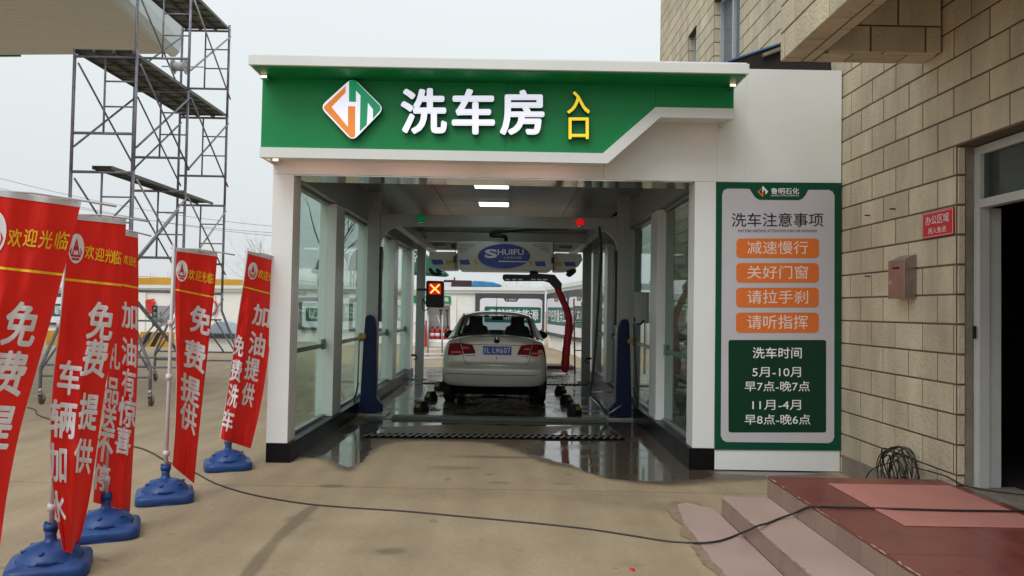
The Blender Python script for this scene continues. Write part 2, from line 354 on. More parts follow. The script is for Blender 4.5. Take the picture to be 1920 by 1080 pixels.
# ------------------------------------------------------------------ ground
def ground_mat(name, wet=False, patch=False):
    m, t, b = newmat(name); n = t.nodes; l = t.links
    tc = n.new('ShaderNodeTexCoord'); v = tc.outputs['Object']
    def nzs(sc, det=6, ro=.6):
        x = n.new('ShaderNodeTexNoise'); x.inputs['Scale'].default_value = sc; x.inputs['Detail'].default_value = det; x.inputs['Roughness'].default_value = ro; l.new(v, x.inputs['Vector']); return x.outputs[0]
    big = nzs(.35); mid = nzs(1.8); fine = nzs(30, 4)
    cr = n.new('ShaderNodeValToRGB'); e = cr.color_ramp.elements
    if wet:
        e[0].position = .3; e[0].color = (.055, .043, .032, 1); e[1].position = .7; e[1].color = (.115, .09, .062, 1)
    else:
        e[0].position = .25; e[0].color = (.305, .236, .150, 1); e[1].position = .75; e[1].color = (.43, .346, .236, 1)
    mx = n.new('ShaderNodeMix'); mx.data_type = 'FLOAT'; mx.inputs[0].default_value = .55; l.new(big, mx.inputs[2]); l.new(mid, mx.inputs[3])
    l.new(mx.outputs[0], cr.inputs[0])
    sp = n.new('ShaderNodeMapRange'); l.new(fine, sp.inputs[0]); sp.inputs[1].default_value = .3; sp.inputs[2].default_value = .7; sp.inputs[3].default_value = .92; sp.inputs[4].default_value = 1.07
    # small dark spots
    vo = n.new('ShaderNodeTexNoise'); vo.inputs['Scale'].default_value = 4.5; vo.inputs['Detail'].default_value = 3; l.new(v, vo.inputs['Vector'])
    vr = n.new('ShaderNodeMapRange'); l.new(vo.outputs[0], vr.inputs[0]); vr.inputs[1].default_value = .67; vr.inputs[2].default_value = .74; vr.inputs[3].default_value = 1; vr.inputs[4].default_value = .70
    ml = n.new('ShaderNodeMath'); ml.operation = 'MULTIPLY'; l.new(sp.outputs[0], ml.inputs[0]); l.new(vr.outputs[0], ml.inputs[1])
    if not wet:
        def mth(op, a_, b_=None):
            q = n.new('ShaderNodeMath'); q.operation = op
            for i_, z_ in enumerate((a_, b_)):
                if z_ is None: continue
                if isinstance(z_, (int, float)): q.inputs[i_].default_value = z_
                else: l.new(z_, q.inputs[i_])
            return q.outputs[0]
        sx = n.new('ShaderNodeSeparateXYZ'); l.new(v, sx.inputs[0]); wob = mth('MULTIPLY', mth('SUBTRACT', mid, .5), .05)
        def joint(c_, off_, per):
            f_ = mth('ABSOLUTE', mth('SUBTRACT', mth('FRACT', mth('DIVIDE', mth('ADD', mth('ADD', c_, wob), 100*per+off_+per/2), per)), .5))
            r_ = n.new('ShaderNodeMapRange'); l.new(f_, r_.inputs[0]); r_.inputs[1].default_value = .004/per; r_.inputs[2].default_value = .012/per; r_.inputs[3].default_value = .62; r_.inputs[4].default_value = 1; return r_.outputs[0]
        jj = joint(sx.outputs[1], -6.42, 4.5) if patch else mth('MULTIPLY', joint(sx.outputs[0], 1.47, 4.5), joint(sx.outputs[1], -6.42, 4.5))
        mp = n.new('ShaderNodeMapping'); mp.inputs['Scale'].default_value = (2.2, .25, 1); mp.inputs['Rotation'].default_value = (0, 0, .12); l.new(v, mp.inputs[0])
        st_ = n.new('ShaderNodeTexNoise'); st_.inputs['Scale'].default_value = 1.6; st_.inputs['Detail'].default_value = 5; l.new(mp.outputs[0], st_.inputs['Vector'])
        s_r = n.new('ShaderNodeMapRange'); l.new(st_.outputs[0], s_r.inputs[0]); s_r.inputs[1].default_value = .35; s_r.inputs[2].default_value = .7; s_r.inputs[3].default_value = 1.06; s_r.inputs[4].default_value = .86
        gv = n.new('ShaderNodeTexVoronoi'); gv.inputs['Scale'].default_value = 7; l.new(v, gv.inputs['Vector'])
        g_r = n.new('ShaderNodeMapRange'); l.new(gv.outputs['Distance'], g_r.inputs[0]); g_r.inputs[1].default_value = .03; g_r.inputs[2].default_value = .07; g_r.inputs[3].default_value = .72; g_r.inputs[4].default_value = 1
        q1 = mth('MULTIPLY', mth('MULTIPLY', jj, s_r.outputs[0]), g_r.outputs[0]); q2 = mth('MULTIPLY', q1, ml.outputs[0])
        class _O: outputs = [q2]
        ml = _O
    s = n.new('ShaderNodeVectorMath'); s.operation = 'SCALE'; l.new(cr.outputs[0], s.inputs[0]); l.new(ml.outputs[0], s.inputs['Scale'])
    colout = s.outputs[0]
    rr = n.new('ShaderNodeMapRange'); l.new(mid, rr.inputs[0])
    if wet:
        rr.inputs[1].default_value = .38; rr.inputs[2].default_value = .62; rr.inputs[3].default_value = .025; rr.inputs[4].default_value = .30
        b.inputs['Specular IOR Level'].default_value = .75
    else:
        rr.inputs[3].default_value = .72; rr.inputs[4].default_value = .95; b.inputs['Specular IOR Level'].default_value = .3
    if patch:
        def sm(nm, lo, hi, amp):
            at_ = n.new('ShaderNodeAttribute'); at_.attribute_name = nm
            q = mth('ADD', at_.outputs['Fac'], mth('MULTIPLY', mth('SUBTRACT', nzs(5, 6, .65), .5), amp))
            r_ = n.new('ShaderNodeMapRange'); r_.interpolation_type = 'SMOOTHSTEP'; l.new(q, r_.inputs[0]); r_.inputs[1].default_value = lo; r_.inputs[2].default_value = hi; return r_.outputs[0]
        wtr, dmp, stn = sm('water', -.03, .035, .16), sm('damp', -.10, .10, .22), sm('stain', .1, .9, .5)
        def mixc(f_, a_, c_):
            q = n.new('ShaderNodeMix'); q.data_type = 'RGBA'; l.new(f_, q.inputs[0]); l.new(a_, q.inputs[6])
            if isinstance(c_, tuple): q.inputs[7].default_value = c_
            else: l.new(c_, q.inputs[7])
            return q.outputs[2]
        dk = n.new('ShaderNodeVectorMath'); dk.operation = 'SCALE'; l.new(colout, dk.inputs[0]); dk.inputs['Scale'].default_value = .48
        dd = n.new('ShaderNodeVectorMath'); dd.operation = 'MULTIPLY'; l.new(colout, dd.inputs[0]); dd.inputs[1].default_value = (.27, .245, .22)
        colout = mixc(mth('MULTIPLY', stn, .75), colout, dk.outputs[0])
        colout = mixc(dmp, colout, dd.outputs[0]); colout = mixc(mth('MULTIPLY', wtr, .8), colout, (.07, .055, .04, 1))
        def mixf(f_, a_, c_):
            q = n.new('ShaderNodeMix'); q.data_type = 'FLOAT'; l.new(f_, q.inputs[0]); l.new(a_, q.inputs[2])
            if isinstance(c_, (int, float)): q.inputs[3].default_value = c_
            else: l.new(c_, q.inputs[3])
            return q.outputs[0]
        fl = n.new('ShaderNodeMapRange'); l.new(nzs(2.3, 5, .6), fl.inputs[0]); fl.inputs[1].default_value = .42; fl.inputs[2].default_value = .68; fl.inputs[3].default_value = .015; fl.inputs[4].default_value = .22
        rgh = mixf(dmp, rr.outputs[0], .42); rgh = mixf(wtr, rgh, fl.outputs[0])
        l.new(rgh, b.inputs['Roughness']); l.new(mixf(wtr, mixf(dmp, mth('ADD', wtr, .3), .5), .8), b.inputs['Specular IOR Level'])
    else: l.new(rr.outputs[0], b.inputs['Roughness'])
    l.new(colout, b.inputs['Base Color'])
    bp = n.new('ShaderNodeBump'); bp.inputs['Strength'].default_value = .06 if wet else .35; bp.inputs['Distance'].default_value = .01
    if patch: l.new(mixf(mth('MAXIMUM', wtr, mth('MULTIPLY', dmp, .6)), mth('ADD', mth('MULTIPLY', dmp, 0), .35), .015), bp.inputs['Strength'])
    l.new(mid if wet else fine, bp.inputs['Height']); l.new(bp.outputs[0], b.inputs['Normal'])
    return m
M['ground'] = ground_mat('sandy_concrete'); M['wet'] = ground_mat('wet_concrete', True)
def puddle_mat():
    m, t, b = newmat('puddle_water'); b.inputs['Base Color'].default_value = (.075, .058, .04, 1); b.inputs['Roughness'].default_value = .015
    b.inputs['Specular IOR Level'].default_value = .9
    n = t.nodes; l = t.links; tc = n.new('ShaderNodeTexCoord'); x = n.new('ShaderNodeTexNoise'); x.inputs['Scale'].default_value = 2.5; l.new(tc.outputs['Object'], x.inputs['Vector'])
    bp = n.new('ShaderNodeBump'); bp.inputs['Strength'].default_value = .03; bp.inputs['Distance'].default_value = .01; l.new(x.outputs[0], bp.inputs['Height']); l.new(bp.outputs[0], b.inputs['Normal'])
    return m
M['puddle'] = puddle_mat()
M['damp'] = mat('damp_stain', (.15, .108, .066), .45, var=.25, scale=4)
M['fillet'] = mat('sandy_mortar', (.30, .22, .15), .9, var=.35, scale=14)
M['damp2'] = mat('faint_stain', (.235, .18, .115), .75, var=.25, scale=6)

g = MB(); g.add([(-400,-60,0),(400,-60,0),(400,700,0),(-400,700,0)], [(0,1,2,3)])
struct(g.build('ground', 'ground'))
def flat(name, pts, z, m, jag=0, seed=0, kind='structure'):
    """closed smooth outline through ground points, optionally ragged"""
    P = [Vector((p[0], p[1])) for p in pts]; out = []; n = len(P)
    for i in range(n):
        p0, p1, p2, p3 = P[i-1], P[i], P[(i+1) % n], P[(i+2) % n]
        for k in range(10):
            t = k/10
            q = .5*((2*p1)+(p2-p0)*t+(2*p0-5*p1+4*p2-p3)*t*t+(3*p1-p0-3*p2+p3)*t**3)
            if jag:
                q = q+Vector((noise.noise((q.x*6, q.y*6, seed)), noise.noise((q.x*6, q.y*6, seed+9))))*jag+Vector((noise.noise((q.x*22, q.y*22, seed)), noise.noise((q.x*22, q.y*22, seed+9))))*jag*.35
            out.append((q.x, q.y, z))
    mb = MB(); mb.add(out, [tuple(range(len(out)))]); o = mb.build(name, m)
    bm = bmesh.new(); bm.from_mesh(o.data); bmesh.ops.triangulate(bm, faces=bm.faces)
    for f in bm.faces:
        if f.normal.z < 0: f.normal_flip()
    bm.to_mesh(o.data); bm.free()
    o['kind'] = kind; return o
def gp(*pts): return [gr(x, y) for x, y in pts]
M['forecourt'] = ground_mat('forecourt_concrete', patch=True)
import numpy as np
mb = MB(); mb.add([(-2.0,10.41,.004),(1.78,10.41,.004),(1.78,17.2,.004),(-2.0,17.2,.004)], [(0,1,2,3)])
struct(mb.build('bay_floor', 'wet'))
flat('wet_ground', gp((700,716),(760,690),(1100,690),(1150,712),(1120,718),(900,722)), .006, 'wet', .2, 5)
def curve2(pts):
    P = [Vector((p[0], p[1])) for p in pts]; out = []; n = len(P)
    for i in range(n):
        p0, p1, p2, p3 = P[i-1], P[i], P[(i+1) % n], P[(i+2) % n]
        for k in range(4):
            t = k/4; out.append(tuple(.5*((2*p1)+(p2-p0)*t+(2*p0-5*p1+4*p2-p3)*t*t+(3*p1-p0-3*p2+p3)*t**3)))
    return np.array(out)
gx = np.arange(-3.2, 3.19, .035); gyy = np.arange(3.2, 10.40, .035); XX, YY = np.meshgrid(gx, gyy)
def sdist(poly):
    d = np.full(XX.shape, 1e9); ins = np.zeros(XX.shape, bool); n = len(poly)
    for i in range(n):
        x0, y0 = poly[i]; x1, y1 = poly[(i+1) % n]; dx, dy = x1-x0, y1-y0; L2 = dx*dx+dy*dy+1e-12
        t = np.clip(((XX-x0)*dx+(YY-y0)*dy)/L2, 0, 1); d = np.minimum(d, np.hypot(XX-x0-t*dx, YY-y0-t*dy))
        if abs(dy) > 1e-9: ins ^= ((y0 > YY) != (y1 > YY)) & (XX < (x1-x0)*(YY-y0)/(y1-y0)+x0)
    return np.where(ins, d, -d)
bayp = np.array([(-2.05, 8.75), (-1.6, 8.70), (1.2, 8.72), (1.8, 8.6), (1.8, 11), (-2.05, 11)])
damp = [curve2(gp((548,852),(598,860),(650,884),(676,868),(715,838),(760,828),(900,830),(965,846),(1020,868),(1100,884),(1150,900),(1250,912),(1330,906),(1420,902),(1560,893),(1500,880),(1345,868),(1290,830),(1210,790),(700,790),(640,800))), bayp]
watr = [curve2(gp(*q)) for q in (((560,850),(612,862),(655,876),(690,856),(700,822),(720,808),(690,796),(650,800)),
  ((985,848),(1030,862),(1085,878),(1105,890),(1180,902),(1260,903),(1300,900),(1335,893),(1300,868),(1250,822),(1205,796),(1130,795),(1060,806),(1010,829)),
  ((760,800),(850,796),(905,797),(1010,800),(1180,797),(1190,790),(1100,788),(800,788),(700,790),(690,800)), ((1345,888),(1450,892),(1545,888),(1500,884),(1400,882)))]
stains = [(gp((578,952),(596,950),(560,985),(520,1022),(478,1080),(452,1080),(500,1022),(548,975)), 1.3)]
SD = np.full(XX.shape, 0.0)
for q, kq in stains: SD = np.maximum(SD, np.clip(.5+sdist(curve2(q))/.06, 0, 1)*kq)
for px, py, rx, ry, kq in ((732,1035,.10,.07,1.0),(730,1037,.42,.16,.35),(622,912,.12,.06,1.0),(1030,866,.16,.07,.8),(936,906,.13,.05,.7),(1055,908,.10,.05,.6),(850,878,.3,.1,.6),(940,858,.5,.08,.8),(1150,935,.5,.3,.45),(800,925,.9,.25,.35),(1250,950,.3,.2,.5),(560,975,.1,.1,.7),(1180,1060,.12,.05,.4),(660,1000,.6,.3,.3)):
    p = gr(px, py); q = np.hypot((XX-p.x)/rx, (YY-p.y)/ry); SD = np.maximum(SD, np.clip(1.5-q, 0, 1)*kq)
WD = np.maximum.reduce([sdist(q) for q in watr]); DD = np.maximum.reduce([sdist(q) for q in damp])
ny_, nx_ = XX.shape
me = bpy.data.meshes.new('forecourt')
me.from_pydata([(float(x), float(y), .004) for x, y in zip(XX.ravel(), YY.ravel())], [], [(j*nx_+i, j*nx_+i+1, (j+1)*nx_+i+1, (j+1)*nx_+i) for j in range(ny_-1) for i in range(nx_-1)])
for nm, arr in (('water', WD), ('damp', DD), ('stain', SD)):
    me.attributes.new(nm, 'FLOAT', 'POINT').data.foreach_set('value', np.clip(arr, -1, 1.5).ravel().astype(np.float32))
me.materials.append(M['forecourt']); fo = bpy.data.objects.new('forecourt_ground', me); COL.objects.link(fo); struct(fo)

# ------------------------------------------------------------------ wash house
YF = 7.35
XL0, XL1, XR0, XR1, XE = -2.29, -2.088, 1.765, 1.975, 3.17
ZO = 2.762          # lintel underside
ZC = 3.15           # ceiling
house = thing('wash_house', (0, YF, 0), 'white car wash house with green illuminated fascia and glass side walls', 'car wash')
def hb(name, m, mb, **k): return mb.build(name, m, house, **k)
hb('front_column', 'white', MB().box((XL0, YF, .19), (XL1, YF+.26, ZO-.002)), bevel=.004)
hb('front_column', 'white', MB().box((XR0, YF, .21), (XR1-.002, YF+.26, ZO-.002)), bevel=.004)
mb = MB().box((XL0, YF, ZO), (at(1132,330,YF).x, YF+.4, 3.75)); mb.box((at(1132,330,YF).x+.003, YF, ZO), (XR1, YF+.4, 3.75))
hb('lintel', 'white', mb)
hb('lintel_soffit', 'soffit', MB().box((XL1, YF+.01, ZO-.012), (XR0, YF+.40, ZO)))
# end panel, with panel joints
mb = MB(); zt = at(1450, 130, YF).z; zb = at(1450, 882, YF).z
for x0, x1, z0, z1 in ((XR1+.001, 2.2495, ZO, zt), (2.2505, XE, ZO, zt), (XR1+.003, XE, zb, ZO-.003)):
    mb.box((x0, YF, z0), (x1, YF+.12, z1))
hb('end_panel', 'white', mb)
# plinths
hb('plinth', 'black', MB().box((XL0, YF+.003, 0), (XL1+.03, 16.75, .188)))
hb('plinth', 'black', MB().box((XR0-.03, YF+.003, 0), (XR1+.03, 16.75, .208)))
# side posts, glass, header beams
posts = [(9.2, 9.65), (11.5, 11.95), (13.9, 14.35), (16.3, 16.75)]
for xa, xb, zz, gx in ((XL0, XL1, .19, -2.2), (XR0, XR1, .21, 1.87)):
    for y0, y1 in posts: hb('side_post', 'white', MB().box((xa, y0, zz), (xb, y1, ZO-.03)), bevel=.004)
    mb = MB().box((xa, YF+.41, ZO-.02), (xb, 16.75, ZC+.2)); hb('header_beam', 'gant', mb)
    ys = [YF+.26]+[p for q in posts for p in q]
    for i in range(0, len(ys)-1, 2):
        a, b = ys[i]+.002, ys[i+1]-.002
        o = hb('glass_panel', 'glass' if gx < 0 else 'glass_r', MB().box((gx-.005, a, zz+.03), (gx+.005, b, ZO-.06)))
        s_ = 1 if gx < 0 else -1
        hb('glass_channel', 'steel', MB().box((gx-.03, a, zz), (gx+.03, b, zz+.03))); hb('glass_channel', 'steel', MB().box((gx-.03, a, ZO-.06), (gx+.03, b, ZO-.03)))
        st = MB().box((gx+s_*.006, a, 1.01), (gx+s_*.016, b, 1.06)); st.box((gx+s_*.006, b-.18, .99), (gx+s_*.022, b-.02, 1.11))  # solid green strip imitates a thin bar reflected in the pane
        hb('reflected_bar', 'stripe', st)
# ceiling and roof, panel seams
mb = MB()
for k, x0 in enumerate((-2.08, -1.05, 0.0, .9)):
    x1 = (-1.05, 0.0, .9, 1.76)[k]
    for y0 in (7.77, 10.0, 12.25, 14.5): mb.box((x0+.004, y0, ZC), (x1-.004, y0+2.23, ZC+.03))
hb('ceiling', 'ceil', mb)
hb('roof', 'ceil', MB().box((XL0, YF+.41, ZC+.21), (XR1, 16.8, ZC+.3)))
hb('rear_lintel', 'white', MB().box((XL1, 16.55, ZO), (XR0, 16.75, ZC-.003)))
for (x0, x1, yy) in ((890, 953, 347), (899, 953, 382)):
    c0 = gr(x0, yy, ZC-.006); c1 = gr(x1, yy, ZC-.006)
    f = hb('ceiling_light', 'white', MB().box((c0.x-.02, c0.y-.24, ZC-.012), (c1.x+.02, c0.y+.24, ZC-.002)))
    d = MB().box((c0.x, c0.y-.22, ZC-.018), (c1.x, c0.y+.22, ZC-.0125)).build('diffuser', 'e_panel'); d.parent = f
    d.location = (0, 0, 0)
q = [atx(1145, 369, XR0-.004), atx(1160, 360, XR0-.004), atx(1160, 402, XR0-.004), atx(1145, 408, XR0-.004)]
hb('vent_opening', 'hole', MB().prism(q, (.003, 0, 0)))
# fascia
YS = 6.96; YCAP = 6.6
fp = [at(481, 122, YS), at(1373, 140, YS), at(1373, 204, YS), at(1229, 202, YS), at(1130, 287, YS), at(481, 276, YS)]
xl = XL0; xr = 2.018
ztop = 3.575
A = [(xl, YS, ztop), (xr, YS, ztop), (xr, YS, fp[2].z), (fp[3].x, YS, fp[2].z), (fp[4].x, YS, fp[5].z), (xl, YS, fp[5].z)]
xs_ = fp[3].x
for poly in ([(xs_+.002, YS, ztop), (xr, YS, ztop), (xr, YS, fp[2].z), (xs_+.002, YS, fp[2].z)],
             [(xl, YS, ztop), (-.062, YS, ztop), (-.062, YS, fp[5].z), (xl, YS, fp[5].z)],
             [(-.060, YS, ztop), (xs_, YS, ztop), (xs_, YS, fp[2].z), (fp[4].x, YS, fp[5].z), (-.060, YS, fp[5].z)]):
    hb('fascia_panel', 'green', MB().prism([Vector(p)+Vector((0,.012,0)) for p in poly], (0, YF-YS-.014, 0)))
# thin trim band following the stepped lower edge
tz = .092
z_hi = fp[2].z; z_lo = fp[5].z
p1 = (xr+.003, z_hi); p2 = (fp[3].x, z_hi); p3 = (fp[4].x, z_lo); p4 = (xl-.003, z_lo)
q2 = (p2[0]+.045, z_hi-tz); q3 = (p3[0]+.045, z_lo-tz)
for a, b, c, d in ((p1, p2, q2, (p1[0], z_hi-tz)), (p2, p3, q3, q2), (p3, p4, (p4[0], z_lo-tz), q3)):
    hb('fascia_trim', 'white', MB().prism([(x, YS-.012, z) for x, z in (a, b, c, d)], (0, .05, 0)))
up_ = lambda q: (q[0], q[1]+.045)
for a, b, c, d in ((p1, p2, up_(q2), (p1[0], z_hi-tz+.045)), (p2, p3, up_(q3), up_(q2)), (p3, p4, (p4[0], z_lo-tz+.045), up_(q3))):
    hb('trim_soffit', 'white', MB().prism([(x, YS+.039, z) for x, z in (a, b, c, d)], (0, YF-YS-.042, 0)))
for x in (xl, xr-.02): 
    zz = z_lo if x < 0 else z_hi
    hb('trim_return', 'white', MB().box((x, YS+.04, zz-tz+.003), (x+.02, YF-.002, zz-tz+.044)))
hb('cap_soffit', 'green', MB().box((XL0+.02, YCAP+.03, 3.566), (2.02, YS+.01, 3.577)))
hb('roof_cap', 'white', MB().box((XL0-.006, YCAP, 3.578), (2.045, YF+.5, 3.665)).box((XL0+.01, YCAP+.02, 3.665), (2.03, YF+.5, 3.68)), bevel=.003)
# warm led strips tucked behind the trim lip, small end lamps under the cap
for Y, Z, segs in ((YS+.06, z_lo-tz+.036, ((-2.2, -1.42), (-1.25, -.40), (-.23, .62))), (YS+.06, z_hi-tz+.036, ((1.80, 1.95),))):
    for a, b in segs:
        f = hb('led_strip', 'steel', MB().box((a, Y-.015, Z), (b, Y+.015, Z+.008)))
        o = MB().box((a+.02, Y-.008, Z-.008), (b-.02, Y+.008, Z-.001)).build('led_tube', 'e_warm'); o.parent = f; o.location = (0, 0, 0)
for x, Y, Z in ((XL0+.05, YS-.06, 3.566), (1.975, YS-.06, 3.566), (XL0+.06, YF-.08, z_lo-tz+.045), (1.93, YS+.12, z_hi-tz+.045)):
    f = hb('end_lamp', 'chrome', MB().box((x-.035, Y-.05, Z-.03), (x+.035, Y+.05, Z-.001)))
    o = MB().box((x-.025, Y-.053, Z-.026), (x+.025, Y-.0505, Z-.006)).build('lamp_lens', 'e_warm2'); o.parent = f; o.location = (0, 0, 0)
# sign letters and logo
def letters(name, items, Y, mi, off):
    for t_, x0, y0, x1, y1 in items:
        mb = MB(); ptext(mb, t_, x0, y0, x1, y1, Y, bold=off, mi=0, depth=.055, mside=1); hb(name, [mi, 'lett_side'], mb)
YL = YS-.06
letters('sign_letter', (('洗', 751, 165, 838, 251), ('车', 847, 166, 928, 252), ('房', 937, 168, 1021, 253)), YL, 'e_white', .03)
letters('sign_letter', (('入', 1063, 171, 1106, 213), ('口', 1066, 220, 1104, 261)), YL, 'e_yel', .025)
def Z4(pts): return [(450+x/3.483, 90+y/3.483) for x, y in pts]
def rounded(pts, r=.12, n=4):
    out = []; N_ = len(pts)
    for i in range(N_):
        p0, p1, p2 = Vector(pts[i-1]), Vector(pts[i]), Vector(pts[(i+1) % N_])
        a = p1+(p0-p1)*r; b = p1+(p2-p1)*r
        for k in range(n+1):
            t = k/n; out.append(tuple((a*(1-t)+p1*t)*(1-t)+(p1*(1-t)+b*t)*t))
    return out
dia = Z4([(735, 192), (942, 396), (735, 610), (522, 385)])
mb = MB(); ppoly(mb, rounded(dia, .16), YL, .055, 0, 1); lg = hb('logo_box', ['e_white', 'lett_side'], mb)
orange = Z4([(690,247),(690,290),(598,385),(705,515),(705,380),(752,380),(752,575),(735,588),(718,580),(550,400),(548,382)])
green = Z4([(712,350),(712,215),(735,207),(755,214),(916,378),(918,405),(868,462),(868,400),(835,357),(828,500),(782,545),(787,310),(757,278),(757,352)])
for nm, pl, mm in (('orange_mark', orange, 'e_or'), ('green_mark', green, 'e_gr')):
    mb = MB(); ppoly(mb, pl, YL-.003, .002); o = mb.build(nm, mm); o.parent = lg; o.location = (0, 0, 0)

# ------------------------------------------------------------------ notice board
def Z7(pts): return [(1330+x/3.726, 330+y/3.726) for x, y in pts]
def Z8(pts): return [(1330+x/3.726, 610+y/3.726) for x, y in pts]
YP = YF-.012
nb = thing('notice_board', tuple(at(1460, 845, YP)), 'tall green and lilac car wash notice poster with four orange rules, on white end panel', 'notice board')
def pb(name, m, mb, parent=nb):
    o = mb.build(name, m, nb); return o
c4 = [at(1343, 341, YP), at(1577.5, 343, YP), at(1577, 845, YP), at(1340.5, 843, YP)]
mb = MB(); mb.prism(c4, (0, .01, 0)); pb('backing', 'green_dk', mb)
inner = Z7([(125,88),(280,90),(300,120),(320,150),(350,167),(620,170),(650,160),(672,135),(692,97),(835,97),(862,110),(875,140)]) + Z8([(872,780),(862,808),(835,823),(120,815),(92,800),(80,770)]) + Z7([(90,130),(100,100)])
mb = MB(); ppoly(mb, inner, YP-.002, .0015); pb('paper_field', 'lav', mb)
mb = MB(); ptext(mb, '鲁明石化', *Z7([(430,83)])[0], *Z7([(628,127)])[0], YP-.002, off=.012)
ptext(mb, 'LUMING PETROCHEMICAL', *Z7([(430,131)])[0], *Z7([(627,142)])[0], YP-.002)
ppoly(mb, Z7([(375,70),(411,108),(392,132),(392,108),(383,98),(383,88),(378,100),(378,112),(370,112),(370,75)]), YP-.003, .0015); pb('header_text', 'wink', mb)
mb = MB(); ppoly(mb, Z7([(364,84),(364,92),(348,108),(366,130),(366,116),(378,116),(378,146),(372,146),(336,110)]), YP-.003, .0015); pb('header_mark', 'orange', mb)
mb = MB(); ptext(mb, '洗车注意事项', *Z7([(155,257)])[0], *Z7([(797,355)])[0], YP-.0045, off=.006)
ptext(mb, 'MATTERS NEEDING ATTENTION FOR CAR WASHING', *Z7([(200,374)])[0], *Z7([(750,393)])[0], YP-.0045); pb('title_text', 'ink', mb)
mb = MB(); mt = MB()
for i, (t_, y0, y1) in enumerate((('减速慢行', 436, 572), ('关好门窗', 608, 745), ('请拉手刹', 780, 918), ('请听指挥', 954, 1095))):
    ppoly(mb, [(1330+x/3.726, 330+y/3.726) for x, y in rrect(189-i, y0, 766-i*.7, y1, 28)], YP-.0045, .002)
    ptext(mt, t_, 1330+264/3.726, 330+(y0+18)/3.726, 1330+690/3.726, 330+(y1-26)/3.726, YP-.006, bold=.008)
    pb('orange_band', 'orange', mb); pb('rule_text', 'pink_ink', mt); mb = MB(); mt = MB()
mb = MB(); ppoly(mb, [(1330+x/3.726, 610+y/3.726) for x, y in rrect(134, 102, 816, 748, 16)], YP-.0045, .002); pb('hours_box', 'green_dk2', mb)
mb = MB()
for t_, x0, y0, x1, y1, of in (('洗车时间', 298,152,646,234,.026), ('5月-10月', 300,292,640,362,.006), ('早7点-晚7点', 246,390,702,462,.006), ('11月-4月', 300,522,640,592,.006), ('早8点-晚6点', 246,622,706,694,.006)):
    a, b = Z8([(x0, y0), (x1, y1)]); mb = MB(); ptext(mb, t_, *a, *b, YP-.006, bold=of*1.4); pb('hours_text', 'wink', mb)

# ------------------------------------------------------------------ office building
WB = -0.0104; WA = 3.262
def wx(Y): return WA+WB*Y
wu = Vector((WB, 1, 0)).normalized(); wn = Vector((-1, WB, 0)).normalized()     # along the wall; outward (towards -X)
def wpt(Y, Z, out=0.0): return Vector((wx(Y), Y, Z))+wn*out
def tiles(mb, O, u, v, n_, u0, u1, v0, v1, bw=.41, bh=.215, uo=0, vo=0, gap=.014, proud=.004, holes=(), mi=0):
    O, u, v, n_ = map(Vector, (O, u, v, n_)); j = math.floor((v0-vo)/bh)
    while vo+j*bh < v1:
        za, zb_ = vo+j*bh, vo+(j+1)*bh; off = uo+(bw/2 if j % 2 else 0); i = math.floor((u0-off)/bw)
        while off+i*bw < u1:
            ua, ub = off+i*bw, off+(i+1)*bw
            R_ = [(max(ua, u0), min(ub, u1), max(za, v0), min(zb_, v1))]
            for h in holes:
                nr = []
                for (a, b, c, d) in R_:
                    if b <= h[0] or a >= h[1] or d <= h[2] or c >= h[3]: nr.append((a, b, c, d)); continue
                    if a < h[0]: nr.append((a, h[0], c, d))
                    if b > h[1]: nr.append((h[1], b, c, d))
                    a2, b2 = max(a, h[0]), min(b, h[1])
                    if c < h[2]: nr.append((a2, b2, c, h[2]))
                    if d > h[3]: nr.append((a2, b2, h[3], d))
                R_ = nr
            for (a, b, c, d) in R_:
                a += gap/2; b -= gap/2; c += gap/2; d -= gap/2
                if b-a < .012 or d-c < .012: continue
                e = .003; pr = proud+random.uniform(-.001, .0015)
                B = [O+u*x+v*y for x, y in ((a,c),(b,c),(b,d),(a,d))]
                T = [O+u*x+v*y+n_*pr for x, y in ((a+e,c+e),(b-e,c+e),(b-e,d-e),(a+e,d-e))]
                mb.add(B+T, [(4,5,6,7),(0,1,5,4),(1,2,6,5),(2,3,7,6),(3,0,4,7)], mi)
            i += 1
        j += 1
Y_E, Y_FAR = 5.50, 16.1
office = thing('office_building', tuple(wpt(10, 0)), 'tan rough stone tiled office building with dark doorway, right side', 'building')
def ob(name, m, mb, **k): return mb.build(name, m, office, **k)
ZD = 2.73; ZTOP = 9.0
win = [(10.62, 11.95, 4.05, 6.4), (13.05, 13.62, 4.4, 6.43)]
Zv = Vector((0, 0, 1)); O0 = Vector((WA, 0, 0)); kk = 1/wu.y   # distance along wall = Y*kk
mb = MB()
hol = [(a*kk, b*kk, c, d) for a, b, c, d in win]+[(2.9*kk, Y_E*kk, -1, ZD)]
tiles(mb, O0, wu, Zv, wn, 1.0*kk, Y_FAR*kk, 0, ZTOP, uo=5.94+.003, vo=-.057, holes=hol)
# mortar backing with openings: strips
def bk(y0, y1, z0, z1, th=.25): mb.obox(wpt((y0+y1)/2, (z0+z1)/2, -th/2), wu, Zv, wn, (y1-y0)/2*kk, (z1-z0)/2, th/2, 1)
bk(Y_E, 10.62, 0, ZTOP); bk(11.95, 13.05, 0, ZTOP); bk(13.62, Y_FAR, 0, ZTOP)
for a, b, c, d in win: bk(a+.0005, b-.0005, 0, c); bk(a+.0005, b-.0005, d, ZTOP)
bk(1.0, Y_E-.0005, ZD, ZTOP); bk(1.0, 2.9, 0, ZD-.0005)
# far end face tiles (faces -Y reveals of windows: tiled too)
for a, b, c, d in win:
    tiles(mb, wpt(b, 0), -wn, Zv, -wu, 0, .14, c, d, bw=.3, vo=-.057)
    tiles(mb, wpt((a+b)/2, 0), -wn, Zv, -wu, 0, .01, c, c+.02, bw=.3)
